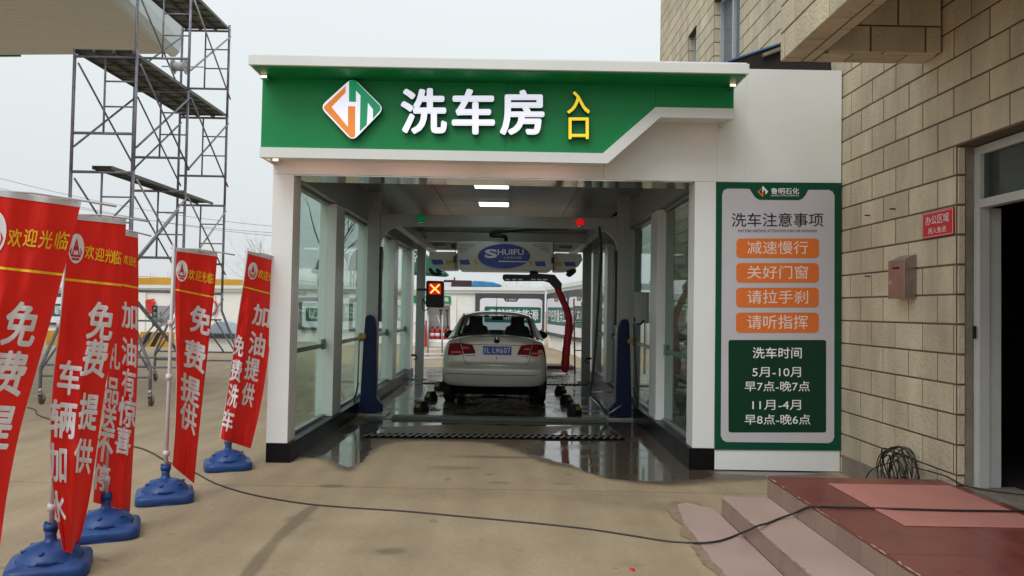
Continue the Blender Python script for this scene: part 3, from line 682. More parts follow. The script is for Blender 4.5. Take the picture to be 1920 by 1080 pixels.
# door reveal
tiles(mb, wpt(Y_E, 0), -wn, Zv, -wu, 0, .062, .3, ZD, bw=.3, vo=-.057, proud=.012)
ob('wall', ['tile', 'mortar'], mb)
mb = MB(); ff = wpt(Y_E, 0); mb.obox(ff-wn*.147+Vector((0,.002,1.5)), wu, Zv, wn, .006, 1.25, .085); ob('door_reveal', 'plaster', mb)
# windows
for k_, (a, b, c, d) in enumerate(win):
    fr = MB(); zc_ = (c+d)/2
    for yy in ([a+.03, (a+b)/2, b-.03] if k_ == 0 else [a+.03, b-.03]): fr.obox(wpt(yy, zc_, -.13), wu, Zv, wn, .03, (d-c)/2, .03)
    for zz in (c+.03, d-.03): fr.obox(wpt((a+b)/2, zz, -.13), wu, Zv, wn, (b-a)/2-.06, .03, .028)
    f = ob('window', 'winframe', fr)
    pn = MB().obox(wpt((a+b)/2, zc_, -.15), wu, Zv, wn, (b-a)/2, (d-c)/2, .004).build('pane', 'winglass'); pn.parent = f; pn.location = (0,0,0)
# door frame, transom
fx = -.125
def frb(mb, y0, y1, z0, z1, o0, o1): mb.obox(wpt((y0+y1)/2, (z0+z1)/2, (o0+o1)/2), wu, Zv, wn, (y1-y0)/2, (z1-z0)/2, abs(o1-o0)/2)
mb = MB(); frb(mb, Y_E-.07, Y_E-.004, .3, ZD-.01, fx, fx-.07); frb(mb, 3.0, Y_E-.07, 2.28, 2.34, fx, fx-.07); frb(mb, 3.0, Y_E-.07, ZD-.07, ZD-.01, fx, fx-.07)
frb(mb, Y_E-.035, Y_E-.02, .3, 2.28, fx+.012, fx); dfr = ob('door_frame', 'frame', mb)
mb = MB(); frb(mb, Y_E-.05, Y_E-.02, 1.35, 1.44, fx+.02, fx+.012); o = mb.build('lock_plate', 'rub'); o.parent = dfr; o.location = (0,0,0)
mb = MB(); frb(mb, 3.0, Y_E-.071, 2.341, ZD-.071, fx-.03, fx-.04); o = mb.build('transom_pane', 'transom'); o.parent = dfr; o.location = (0,0,0)
mb = MB(); frb(mb, Y_E-.05, Y_E-.004, .3, 2.28, fx-.071, fx-.165); ob('inner_jamb', 'pale_pl', mb) if 'pale_pl' in M else ob('inner_jamb', 'frame', mb)
# dark room: shell with an opening
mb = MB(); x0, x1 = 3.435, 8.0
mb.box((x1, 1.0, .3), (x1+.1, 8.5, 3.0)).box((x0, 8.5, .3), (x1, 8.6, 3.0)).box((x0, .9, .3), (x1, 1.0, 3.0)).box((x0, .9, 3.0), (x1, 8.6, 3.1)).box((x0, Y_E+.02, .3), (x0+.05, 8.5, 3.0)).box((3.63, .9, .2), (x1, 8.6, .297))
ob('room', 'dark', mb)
ob('skirting', 'plaster', MB().obox(wpt((Y_E+7.3)/2, .09, .010), wu, Zv, wn, (7.3-Y_E)/2, .09, .006))
# entrance canopy of tiled beams
cx0 = 2.07; cy1 = 5.93; cy0 = .9; cz0 = 3.46; cz1 = 4.7; bwid = .26; cxw = lambda Y: wx(Y)-.012
mb = MB()
mb.box((cx0+.01, cy0, cz0+.01), (cx0+bwid, cy1-.01, cz1), 1)
mb.box((cx0+bwid, cy1-bwid, cz0+.01), (3.19, cy1-.01, cz1), 1)
mb.box((cx0+bwid, cy0, cz0+.42), (3.24, cy1-bwid, cz1-.05), 2)
tiles(mb, (cx0+.01, 0, 0), (0,1,0), Zv, (-1,0,0), cy0, cy1, cz0, cz1, uo=.1, vo=cz0)
tiles(mb, (0, cy1-.01, 0), (1,0,0), Zv, (0,1,0), cx0, 3.19, cz0, cz1, uo=.1, vo=cz0)
tiles(mb, (0, 0, cz0+.01), (0,1,0), (1,0,0), (0,0,-1), cy0, cy1, cx0, cx0+bwid, uo=.1, vo=cx0-.03, bh=.2)
tiles(mb, (0, 0, cz0+.01), (1,0,0), (0,1,0), (0,0,-1), cx0+bwid, 3.19, cy1-bwid, cy1, uo=.1, vo=cy1-.2, bh=.2)
tiles(mb, (0, cy1-bwid, 0), (1,0,0), Zv, (0,-1,0), cx0+bwid, 3.19, cz0, cz0+.42, uo=.2, vo=cz0-.01)
tiles(mb, (cx0+bwid, 0, 0), (0,1,0), Zv, (1,0,0), cy0, cy1-bwid, cz0, cz0+.42, uo=.2, vo=cz0)
ob('entrance_canopy', ['tile', 'mortar', 'plaster'], mb)
# blue metal lean-to over the gap beside the bay
lean = thing('lean_to_roof', tuple(at(1466, 110, 7.6)), 'blue edged metal lean-to roof over the dark gap by the tiled wall', 'lean-to')
YR = 7.48
MB().prism([at(x, y, YR) for x, y in ((1366,116),(1468,82),(1468,112),(1558,113),(1560,140),(1366,140))], (0, .02, 0)).build('gap_shade_sheet', 'dark', lean)  # near-black sheet painted in for the shade of the gap
MB().prism([at(1364,116,YR-.02), at(1470,80.5,YR-.02), at(1470,77.5,YR-.02), at(1364,113,YR-.02)], (0, 1.1, 0)).build('blue_sheet', 'bluesheet', lean)
MB().bar(at(1430,104,YR-.03), at(1462,92,YR-.03), .05, .03).build('purlin', 'plaster', lean)
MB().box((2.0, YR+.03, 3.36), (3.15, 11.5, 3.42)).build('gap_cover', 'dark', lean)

# mailbox
mbx = thing('mailbox', tuple(wpt(6.14, 1.64)), 'stainless steel letter box with slanted lid on the tiled wall', 'letter box')
y0, y1 = 6.02, 6.27; d_ = .105
P = [wpt(y0,1.64), wpt(y0,1.64,d_), wpt(y0,1.945,d_), wpt(y0,1.99,.009)]
MB().prism([p+wn*.0 for p in P], wu*(y1-y0)).build('box', 'stainless', mbx, bevel=.003)
MB().obox(wpt(6.145, 1.885, d_+.001), wu, Zv, wn, .055, .008, .002).build('slot', 'ink', mbx)
MB().obox(wpt(6.24, 1.77, d_+.003), wu, Zv, wn, .008, .012, .004).build('lock', 'chrome', mbx)
# red sign
rs = thing('office_sign', tuple(wpt(5.71, 2.1)), 'small red office area sign with white writing on tiled wall', 'sign')
MB().obox(wpt(5.715, 2.195, .014), wu, Zv, wn, .205, .097, .004).build('plate', 'redsign', rs)
mb = MB()
for (yy, zz, hy, hz) in ((5.715, 2.283, .198, .0012), (5.715, 2.107, .198, .0012), (5.518, 2.195, .0014, .088), (5.912, 2.195, .0014, .088)): mb.obox(wpt(yy, zz, .0185), wu, Zv, wn, hy, hz, .0006)
put_text(mb, '办公区域', wpt(5.875, 2.195, .0195), wpt(5.565, 2.195, .0195), wpt(5.875, 2.265, .0195), bold=.018)
put_text(mb, '闲人免进', wpt(5.835, 2.125, .0195), wpt(5.60, 2.125, .0195), wpt(5.835, 2.172, .0195), bold=.018)
mb.build('sign_text', 'wink', rs)
for (px, py, lb) in ((1632, 404, 'upper left one of the three'), (1680, 392, 'nearest to the red sign'), (1633, 518, 'level with the letter box')):
    Y = WA/((px-955)/F-WB); p = wpt(Y, at(px, py, Y).z)
    tag(MB().tube([p, p+wn*.05, p+wn*.05+Vector((0,-.012,0))], .006, 6).build('wall_hook', 'rub'), 'dark iron hook on the tiled wall, '+lb, 'hook', 'hooks on the tiled wall')

# ------------------------------------------------------------------ entrance platform and steps
PX, PY, PZ = 1.93, 5.70, .30
steps = thing('entrance_steps', (2.4, 4.0, 0), 'pink tiled entrance steps with dark red tiled platform by the office door', 'steps')
def sb(name, m, mb, **k): return mb.build(name, m, steps, **k)
mb = MB()
gy = 0.6
for x0, x1 in ((PX, 2.6), (2.604, 3.236)):
    for y0, y1 in ((.3, 1.5), (1.504, 2.7), (2.704, 3.9), (3.904, 5.0), (5.004, PY)):
        mb.box((x0, y0, PZ-.02), (x1, y1, PZ))
sb('platform_top', 'redtile', mb)
sb('platform_core', 'grout', MB().box((PX+.006, .3, 0), (3.25, PY-.006, PZ-.021)).box((3.237, .3, 0), (3.6, Y_E, PZ-.022)))
sb('threshold', 'plaster', MB().box((3.238, .3, PZ-.02), (3.62, Y_E-.002, PZ-.003)))
def riser(x, ya, yb, z0, z1):
    mb = MB(); y = yb; k = 0
    while y > ya: mb.box((x-.010, max(y-.298, ya), z0), (x, y-.0035, z1)); y -= .3
    return mb
sb('riser_tiles', 'pinktile', riser(PX+.004, .3, PY, .155, PZ-.021))
mb = MB(); y = 3.5
for k in range(5): mb.box((PX+k*.3, PY-.004, .002), (min(PX+k*.3+.297, 3.23), PY+.006, PZ-.021))
sb('riser_tiles', 'pinktile', mb)
S2 = 1.585
sb('step_tread', 'pinktop', MB().box((S2, .3, .135), (PX-.007, PY-.02, .155)), bevel=.004)
sb('step_core', 'grout', MB().box((S2+.01, .3, 0), (PX-.008, PY-.03, .134)))
sb('riser_tiles', 'pinktile', riser(S2+.009, .3, PY-.02, .02, .134))
sb('riser_tiles', 'pinktile', MB().box((S2+.002, PY-.029, .002), (PX-.008, PY-.019, .134)))
pts = [(S2-.003, PY-.03), (S2-.003, 1.0), (1.30, 1.0), (1.27, 3.0), (1.26, 4.3), (1.245, 5.0), (1.27, 5.6), (1.325, 5.98), (1.40, 6.03), (1.50, 5.95), (S2-.003, 5.86)]
pj = []
for i in range(len(pts)):
    a, b = pts[i], pts[(i+1) % len(pts)]; k = max(1, int(math.hypot(b[0]-a[0], b[1]-a[1])/.07))
    for j in range(k):
        x, y = a[0]+(b[0]-a[0])*j/k, a[1]+(b[1]-a[1])*j/k
        if x < 1.52: x += noise.noise((x*9, y*9, 1))*.025; y += noise.noise((x*9, y*9, 5))*.02
        pj.append((x, y))
mb = MB(); mb.prism([(x, y, .018) for x, y in pj], (0, 0, -.017)); sb('bottom_slab', 'pinktop', mb, bevel=.003)
pts = [(1.22, 4.2), (1.27, 4.3), (1.262, 5.0), (1.285, 5.58), (1.35, 5.95), (1.5, 5.9), (1.5, 6.1), (1.36, 6.13), (1.25, 5.95), (1.2, 5.4), (1.19, 4.8)]
fo2 = flat('mortar_fillet', pts, .0095, 'fillet', .05, 12); del fo2['kind']; fo2.parent = steps; fo2.location = -steps.location
# chipped mortar line along the nosings
def chips(x, ya, yb, z, seed):
    rn = random.Random(seed); y = ya; mb = MB()
    while y < yb:
        ln = rn.uniform(.02, .12)
        if rn.random() < .62:
            h = rn.uniform(.002, .006); mb.tube([(x+rn.uniform(-.003,.003), y, z), (x+rn.uniform(-.004,.004), y+ln*.5, z+rn.uniform(0,.002)), (x, y+ln, z)], [h*.6, h, h*.4], 5)
        y += ln
    sb('chipped_edge', 'chip', mb)
chips(PX-.004, 2.6, PY, PZ-.003, 1); chips(S2-.001, 2.6, PY-.03, .154, 2)
# pink mat
tag(MB().box((2.28, 4.42, PZ+.001), (3.14, 5.47, PZ+.008)).build('door_mat', 'mat', bevel=.002), 'faded pink mat lying on the dark red platform', 'mat')

# ------------------------------------------------------------------ cables
def smooth(pts, n=8):
    P = [Vector(p) for p in pts]; out = []
    for i in range(len(P)-1):
        p0, p1, p2, p3 = P[max(i-1,0)], P[i], P[i+1], P[min(i+2, len(P)-1)]
        for k in range(n):
            t = k/n; out.append(.5*((2*p1)+(p2-p0)*t+(2*p0-5*p1+4*p2-p3)*t*t+(3*p1-p0-3*p2+p3)*t**3))
    out.append(P[-1]); return out
cz = .008
pts = [gr(x, y, cz) for x, y in ((52,764),(66,768),(72,778),(110,792),(190,826),(255,838),(285,849),(315,866),(365,886),(405,907),(470,927),(560,943),(640,951),(760,959),(880,970),(1000,981),(1100,992),(1180,1004),(1250,1015),(1290,1018))]+[gr(x, y, .028) for x, y in ((1318,1018),(1345,1015),(1366,1009))]
pts += [gr(1384, 1002, .032), atx(1404, 994, 1.562), atx(1421, 986, 1.568), gr(1440, 981, .166), gr(1462, 972, .166), atx(1490, 962, 1.905), atx(1512, 952, 1.915), gr(1530, 950, PZ+.010), gr(1560, 951, PZ+.009), gr(1640, 953, PZ+.009), gr(1680, 954, PZ+.017), gr(1780, 957, PZ+.017), gr(1860, 958, PZ+.017), gr(1915, 959, PZ+.02), gr(1990, 960, PZ+.02)]
tag(MB().tube(smooth(pts, 6), .0068, 7).build('power_cable', 'cable'), 'long black cable trailing across the concrete and up the steps', 'cable')
coil = MB(); cc = wpt(6.08, .30, .10)
rnd = random.Random(4)
for k in range(14):
    r0 = .175+rnd.uniform(-.05, .04); ph = rnd.uniform(0, 6.28); tl = rnd.uniform(-.22, .22); dx = rnd.uniform(-.03, .05)
    ring = []
    for i in range(29):
        t = 2*math.pi*i/28+ph
        q = cc+wu*(math.cos(t)*r0*(.95+.1*math.sin(2*t+k)))+Vector((0,0,math.sin(t)*r0*.92-.02+rnd.uniform(-.004,.004)))+wn*(dx+tl*math.sin(t)*.35*r0+.05*math.cos(t+k))
        q.z = max(q.z, .07); ring.append(q)
    coil.tube(ring, .0048, 6)
e1 = [cc+wu*.02+Vector((0,0,.06)), cc+wu*.25+Vector((0,0,-.06))+wn*.1, cc+wu*.42+Vector((0,0,-.24))+wn*.1]
coil.tube(smooth(e1), .005, 6)
coil.tube(smooth([cc-wu*.18+Vector((0,0,.05)), wpt(5.95,.33,.03), wpt(5.6,.35,.03), wpt(5.42,.31,-.05), wpt(5.2,.31,-.3), wpt(5.0,.31,-.7)]), .005, 6)
tag(coil.build('cable_coil', 'cable'), 'messy coil of black cable leaning on the tiled wall', 'cable coil')

# ------------------------------------------------------------------ drains, cable cover, guide blocks
def grate(name, p0, p1, wd, label):
    p0, p1 = Vector(p0), Vector(p1); mbg = MB(); d = (p1-p0); Ln = d.length; d.normalize(); s = Vector((-d.y, d.x, 0)); t = thing(name, p0, label, 'drain grate', 'drain grates in the wet floor')
    MB().obox((p0+p1)/2+Vector((0,0,.010)), d, s, Zv, Ln/2, wd/2, .009).build('channel', 'hole', t)
    k = int(Ln/.082)
    for i in range(k): mbg.obox(p0+d*(Ln*(i+.5)/k)+Vector((0,0,.021)), d, (s+d*.3).normalized(), Zv, .014, wd/2-.014, .0015)
    mbg.obox((p0+p1)/2+Vector((0,0,.0205)), d, s, Zv, Ln/2, .011, .0012)
    mbg.build('grid', 'grid', t)
a = gr(684, 818); b = gr(1168, 823)
grate('drain_grate', (a.x, a.y, 0), (b.x, b.y, 0), .27, 'long slotted drain grate in the wet entrance of the car wash')
a = gr(790, 719); b = gr(1100, 722)
grate('drain_grate', (a.x, a.y, 0), (b.x, b.y, 0), .22, 'far slotted drain grate on the floor beyond the gantry feet')
a = gr(738, 783); 
cc_ = MB().box((-1.55, 10.32, .004), (1.32, 10.50, .045)).box((-1.5, 10.28, .004), (1.28, 10.319, .02))
tag(cc_.build('floor_crossbar', 'bar', bevel=.006), 'low galvanised crossbar on the floor between the gantry feet', 'floor bar')
gb = None
for (px, py, lab) in ((790, 768, 'nearest left'), (808, 748, 'middle left'), (825, 728, 'farthest left'), (1077, 773, 'nearest right'), (1062, 754, 'middle right'), (1051, 736, 'farthest right')):
    p = gr(px, py, .03); s = -1 if px < 950 else 1
    if gb is None:
        gb = thing('guide_block', (p.x, p.y, .005), '', 'wheel guide', 'wheel guide blocks beside the car')
        def fr_(z, hx, hy): return [(-hx,-hy,z),(hx,-hy,z),(hx,hy,z),(-hx,hy,z)]
        V = fr_(0,.065,.11)+fr_(.05,.065,.11)+fr_(.15,.035,.075)
        o = MB().add(V, [(0,3,2,1),(8,9,10,11)]+[(k, (k+1) % 4, 4+(k+1) % 4, 4+k) for k in range(4)]+[(4+k, 4+(k+1) % 4, 8+(k+1) % 4, 8+k) for k in range(4)]).build('block', 'rub', bevel=.008)
        o.parent = gb
        o = MB().add([(-.030,-.106,.070),(.030,-.106,.070),(.022,-.088,.122),(-.022,-.088,.122)], [(0,1,2,3)]).build('reflector', 'yel', solid=.004); o.parent = gb
        x = gb
    else: x = copy_tree(gb, (p.x, p.y, .005))
    x.rotation_euler.z = s*.45
    x['label'] = 'black wheel guide block with yellow reflector, %s of the six beside the car' % lab

# ------------------------------------------------------------------ gantry
GY = 10.86; GY2 = 16.15
gan = thing('wash_gantry', (-.1, GY, 0), 'grey aluminium car wash gantry frame with navy covered feet and signal lamps', 'gantry')
def gb_(name, m, mb, **k): return mb.build(name, m, gan, **k)
XA, XB = at(701, 500, GY).x, at(1168, 500, GY).x
zt1 = 3.12
for x in (XA, XB):
    mb = MB().box((x-.085, GY-.06, .03), (x+.085, GY+.06, zt1))
    for k in range(3):
        for s in (-1, 1): mb.lathe([(.0, -.004), (.008, -.004), (.008, .004), (0, .004)], (x+s*.04, GY-.064, zt1-.07-k*.07), 8, 1, 'y')
    gb_('upright', ['gant', 'rub'], mb, bevel=.004)
zb0, zb1 = at(930, 427, GY).z, at(930, 406, GY).z
mb = MB().box((XA+.086, GY-.05, zb0), (XB-.086, GY+.05, zb1)); gb_('crossbeam', 'gant', mb, bevel=.006)
for s, x in ((1, XA), (-1, XB)):     # curved gussets at beam ends
    pl = [(x+s*.086, zb0-.002)]
    for k in range(9):
        a = R(90*k/8); pl.append((x+s*(.086+.30-.30*math.sin(a)), zb0-.30+.30*math.cos(a)))
    mb = MB().prism([(p[0], GY-.045, p[1]) for p in pl], (0, .09, 0)); gb_('gusset', 'gant', mb)
for x in (at(788, 600, GY2).x, at(1099, 600, GY2).x):
    gb_('rear_upright', 'gant', MB().box((x-.09, GY2-.05, .03), (x+.09, GY2+.05, 3.0)).box((x-.16, GY2-.12, .005), (x+.16, GY2+.12, .03)), bevel=.004)
for x in (XA+.28, XB-.28):
    gb_('top_rail', 'gant', MB().box((x-.06, GY+.05, zb1-.14), (x+.06, GY2+.3, zb1-.02)))
    gb_('rail_bracket', 'gant', MB().box((x-.3, GY2-.04, zb1-.019), (x+.3, GY2+.04, zb1+.05)))
for s, x, px in ((1, XA, 700), (-1, XB, 1167)):
    zt_ = at(px, 590 if s > 0 else 598, GY-.1).z
    pl = [(x-.10, .04), (x+.12, .04)]
    prof = [(-.125*s, .04), (.19*s, .04), (.19*s, .15), (.095*s, .26), (.088*s, 1.2), (.080*s, zt_-.14), (.04*s, zt_-.03), (-.01*s, zt_), (-.055*s, zt_-.01), (-.072*s, zt_-.06), (-.09*s, 1.0)]
    mb = MB().prism([(x+a, GY-.19, b) for a, b in prof], (0, .12, 0)); gb_('foot_cover', 'navy', mb, bevel=.012)
    gb_('foot_plate', 'steel', MB().box((x-.22, GY-.26, .006), (x+.26*s if s > 0 else x+.22, GY+.14, .03)))
    gb_('sensor', 'yel', MB().box((x-.10*s-.05, GY-.235, 1.06), (x-.10*s+.05, GY-.19, 1.12)).tube([(x-.14*s, GY-.215, 1.05), (x-.15*s, GY-.215, .4)], .012, 6))
    gb_('sensor_lead', 'cable', MB().tube(smooth([(x-.14*s, GY-.215, .45), (x-.17*s, GY-.2, .3), (x-.2*s, GY-.18, .22), (x-.12*s, GY-.2, .12)]), .012, 6))
    gb_('inner_edge', 'rub', MB().box((x+.087*s, GY-.045, 1.3), (x+.12*s, GY+.045, zb0-.3)))
for px, py, m_n, nm in ((789, 410, 'e_green', 'green lamp'), (1088, 417, 'e_red', 'red lamp')):
    p = at(px, py, GY-.09); prof = [(.0, -.055)]+[(.058*math.sin(R(a)), -.055*math.cos(R(a))) for a in range(15, 181, 15)]
    gb_('signal_lamp', m_n, MB().lathe(prof, p, 16, 0, 'z'), label=nm+' on the gantry crossbeam')
    gb_('lamp_base', 'chrome', MB().lathe([(0, -.075), (.05, -.075), (.055, -.05), (.03, -.045)], p, 14))
for px, py, sg in ((780, 666, -1), (1100, 672, 1)):
    p = at(px, py, GY2-.1); gb_('nozzle', 'maroon', MB().tube([p, p+Vector((sg*.10,-.02,0))], .022, 8).tube([p, p+Vector((-sg*.03,-.03,-.06)), p+Vector((sg*.05,-.03,-.10))], .012, 6))
# hose hanging on the right
gb_('hose', 'cable', MB().tube(smooth([at(1124,425,10.7), at(1126,450,10.7), at(1127,480,10.7), at(1122,560,10.7), at(1117,640,10.7), at(1112,700,10.65), at(1107,738,10.6), at(1122,755,10.6), at(1138,775,10.6)]), .018, 7))
gb_('pipe_stay', 'steel', MB().tube([at(1107,742,10.6), at(1138,778,10.6)], .02, 8).tube([at(1110,735,10.6), at(1150,735,10.6)], .014, 8).tube([at(1138,778,10.6), at(1165,760,10.6)], .014, 8))
# control box on the right upright side
mb = MB(); p = at(1203, 577, 10.4)
cbx = thing('control_box', (1.72, 10.6, 1.3), 'grey metal control box with black cables beside the right gantry upright', 'control box')
a = at(1192, 606, 10.4); b = at(1217, 548, 10.4)
MB().box((a.x, 10.4, a.z), (b.x, 10.58, b.z)).build('box', 'gant', cbx, bevel=.006)
MB().tube(smooth([at(1192,595,10.5), at(1190,600,10.45), at(1200,608,10.4), at(1207,600,10.38)]), .014, 7).tube(smooth([at(1188,607,10.5), at(1192,690,10.5), at(1196,760,10.5)]), .010, 6).build('lead', 'cable', cbx)
MB().box((b.x-.03, 10.56, a.z-.7), (b.x, 10.60, a.z)).build('stand', 'steel', cbx)

# ------------------------------------------------------------------ spray carriage
CY = 12.45
sc_ = thing('spray_carriage', tuple(at(945, 508, CY)), 'white wash machine head with blue oval SHUIFU badge hanging under the rails', 'wash machine')
def sb2(name, m, mb, **k): return mb.build(name, m, sc_, **k)
def pbox(x0, y0, x1, y1, Y, d, mi=0, mb=None):
    a = at(x0, y1, Y); b = at(x1, y0, Y); mb = mb or MB(); return mb.box((a.x, Y, a.z), (b.x, Y+d, b.z), mi)
pl = rounded([(858,452),(1037,454),(1038,503),(1030,508),(862,506),(857,500)], .05)
mb = MB(); mb.prism([at(x, y, CY) for x, y in pl], (0, .75, 0)); sb2('body', 'mach', mb, bevel=.012)
for pl in ([(805,472),(856,472),(856,505),(830,505),(812,498),(804,486)], [(1039,474),(1090,476),(1092,488),(1084,500),(1062,508),(1039,508)]):
    mb = MB(); mb.prism([at(x, y, CY+.08) for x, y in rounded(pl, .1)], (0, .6, 0)); sb2('wing', 'mach', mb, bevel=.02)
cxp, cyp = 945, 480.5
el = [(cxp+49*math.cos(t*math.pi/18), cyp+23*math.sin(t*math.pi/18)) for t in range(36)]
mb = MB(); ppoly(mb, el, CY-.012, .011); bd = sb2('badge', 'blue', mb)
mb = MB(); ptext(mb, 'S', 909, 467, 932, 484, CY-.017, off=.04); ptext(mb, 'HUIFU', 933, 467, 982, 478, CY-.017, off=.02)
ptext(mb, '水斧洗车设备', 944, 481, 978, 485, CY-.017); mb.add([at(x, y, CY-.017) for x, y in ((935,489),(990,490),(990,491.5),(935,491))], [(0,1,2,3)])
o = mb.build('badge_text', 'silver'); o.parent = bd; o.location = (0,0,0)
for nm, mm, L_ in (('blue_stripe', 'blue', ((861,487,882,496),(1002,490,1024,499))), ('yellow_stripe', 'ydec', ((888,486,897,496),(992,490,1000,498)))):
    mb = MB()
    for x0, y0, x1, y1 in L_: ppoly(mb, [(x0,y0),(x1-3,y0),(x1,y1),(x0+3,y1)], CY-.006, .005)
    sb2(nm, mm, mb)
for nm, mm, L_ in (('blue_stripe', 'blue', ((809,487,832,496),(1057,491,1080,499))), ('yellow_stripe', 'ydec', ((835,488,854,496),(1040,491,1054,499)))):
    mb = MB()
    for x0, y0, x1, y1 in L_: ppoly(mb, [(x0,y0),(x1-3,y0),(x1,y1),(x0+3,y1)], CY+.074, .005)
    sb2(nm, mm, mb)
for s, xs in ((1, (860, 895)), (-1, (1030, 996))):     # perforated vents
    mb = MB()
    for j in range(5):
        for i in range(8-j):
            x = xs[0]+s*(1.5+i*4.0+(j % 2)*2); y = 459+j*3.3
            if i < 8-j*1.5: ppoly(mb, [(x-1.3,y),(x,y-1.2),(x+1.3,y),(x,y+1.2)], CY-.004, .003)
    sb2('vent', 'ink', mb)
for x, yy in ((854, 462), (1038, 464)):
    mb = pbox(x-1, yy-10, x+1, yy+45, CY-.03, .02); pbox(x-8, yy-5, x-1, yy+4, CY+.2, .1, 0, mb); pbox(x-4, yy+18, x+1, yy+30, CY-.05, .03, 0, mb)
    sb2('side_bracket', 'rub', mb)
for pts in ([(818,505),(826,512),(816,514),(808,508),(806,503)], [(1078,508),(1068,516),(1064,512),(1072,508),(1080,507)]):
    sb2('nozzle_head', 'rub', MB().tube(smooth([at(x, y, CY+.2) for x, y in pts]), .03, 8))
sb2('top_hose', 'rub', MB().tube(smooth([at(949,452,CY+.3), at(945,443,CY+.25), at(921,441,CY+.2), at(935,434,CY-.1), at(985,430,CY-.4), at(1040,428,GY+.6), at(1072,427,GY+.3)]), .035, 9))
sb2('carriage_beam', 'gant', pbox(800, 440, 1100, 452, CY+.5, .12))
p0 = at(1001, 508, CY+.3); sb2('arm_pivot', 'rub', MB().tube([p0, at(1001, 520, CY+.3)], .035, 10).lathe([(.07, -.02), (.07, .02)], at(1001, 512, CY+.3), 12))
arm = MB(); pl = [(943,515),(948,514),(990,515),(1000,512),(1040,515),(1054,532),(1052,545),(1043,544),(1030,530),(1020,527),(946,527),(942,522)]
arm.prism([at(x, y, CY+.24) for x, y in pl], (0, .10, 0)); ar = sb2('arm', 'rub', arm, bevel=.008)
mb = MB()
for x0 in (948, 960, 972, 996, 1007, 1018): pbox(x0, 523, x0+8, 525.2, CY+.234, .005, 0, mb)
o = mb.build('nozzle_strip', 'silver'); o.parent = ar; o.location = (0,0,0)
pts = [(1045,540),(1054,560),(1063,582),(1067,602),(1065,628),(1062,655),(1060,680),(1059.5,698)]
sb2('foam_sleeve', 'red_foam', MB().tube(smooth([at(x, y, CY+.29) for x, y in pts], 4), [(.052+.018*i/28+.004*math.sin(i*1.9))*(1 if i < 26 else (.93, .78, .45)[i-26]) for i in range(29)], 12))

# red cross signal
ts = thing('lane_signal', tuple(at(815, 577, 15.6)), 'black lane signal box showing a glowing red cross by the rear upright', 'traffic signal')
YT = 15.6
mb = MB(); mb.prism([at(x, y, YT) for x, y in rounded([(799,526),(832,527),(832,577),(798,576)], .1)], (0, .16, 0)); mb.build('housing', 'rub', ts, bevel=.01)
mb = MB(); ppoly(mb, [(804,531),(827,531),(827,552),(804,552)], YT-.004, .003); mb.build('led_field', 'e_xbg', ts)
mb = MB()
for a, b in (((807,533.5),(824,549.5)), ((824,533.5),(807,549.5))):
    A_, B_ = at(*a, YT-.008), at(*b, YT-.008-(.002 if a[0] == 807 else 0)); mb.bar(A_, B_, .03, .002, up=(0,1,0))
mb.build('cross', 'e_x', ts)
MB().tube(smooth([at(797,570,YT+.08), at(793,560,YT+.1), at(793,578,YT+.1), at(798,582,YT+.1), at(803,578,YT+.1)]), .012, 6).box((at(788,500,GY2).x, YT+.05, at(797,545,YT).z), (at(800,545,YT).x, YT+.09, at(797,541,YT).z)).build('bracket_cable', 'rub', ts)

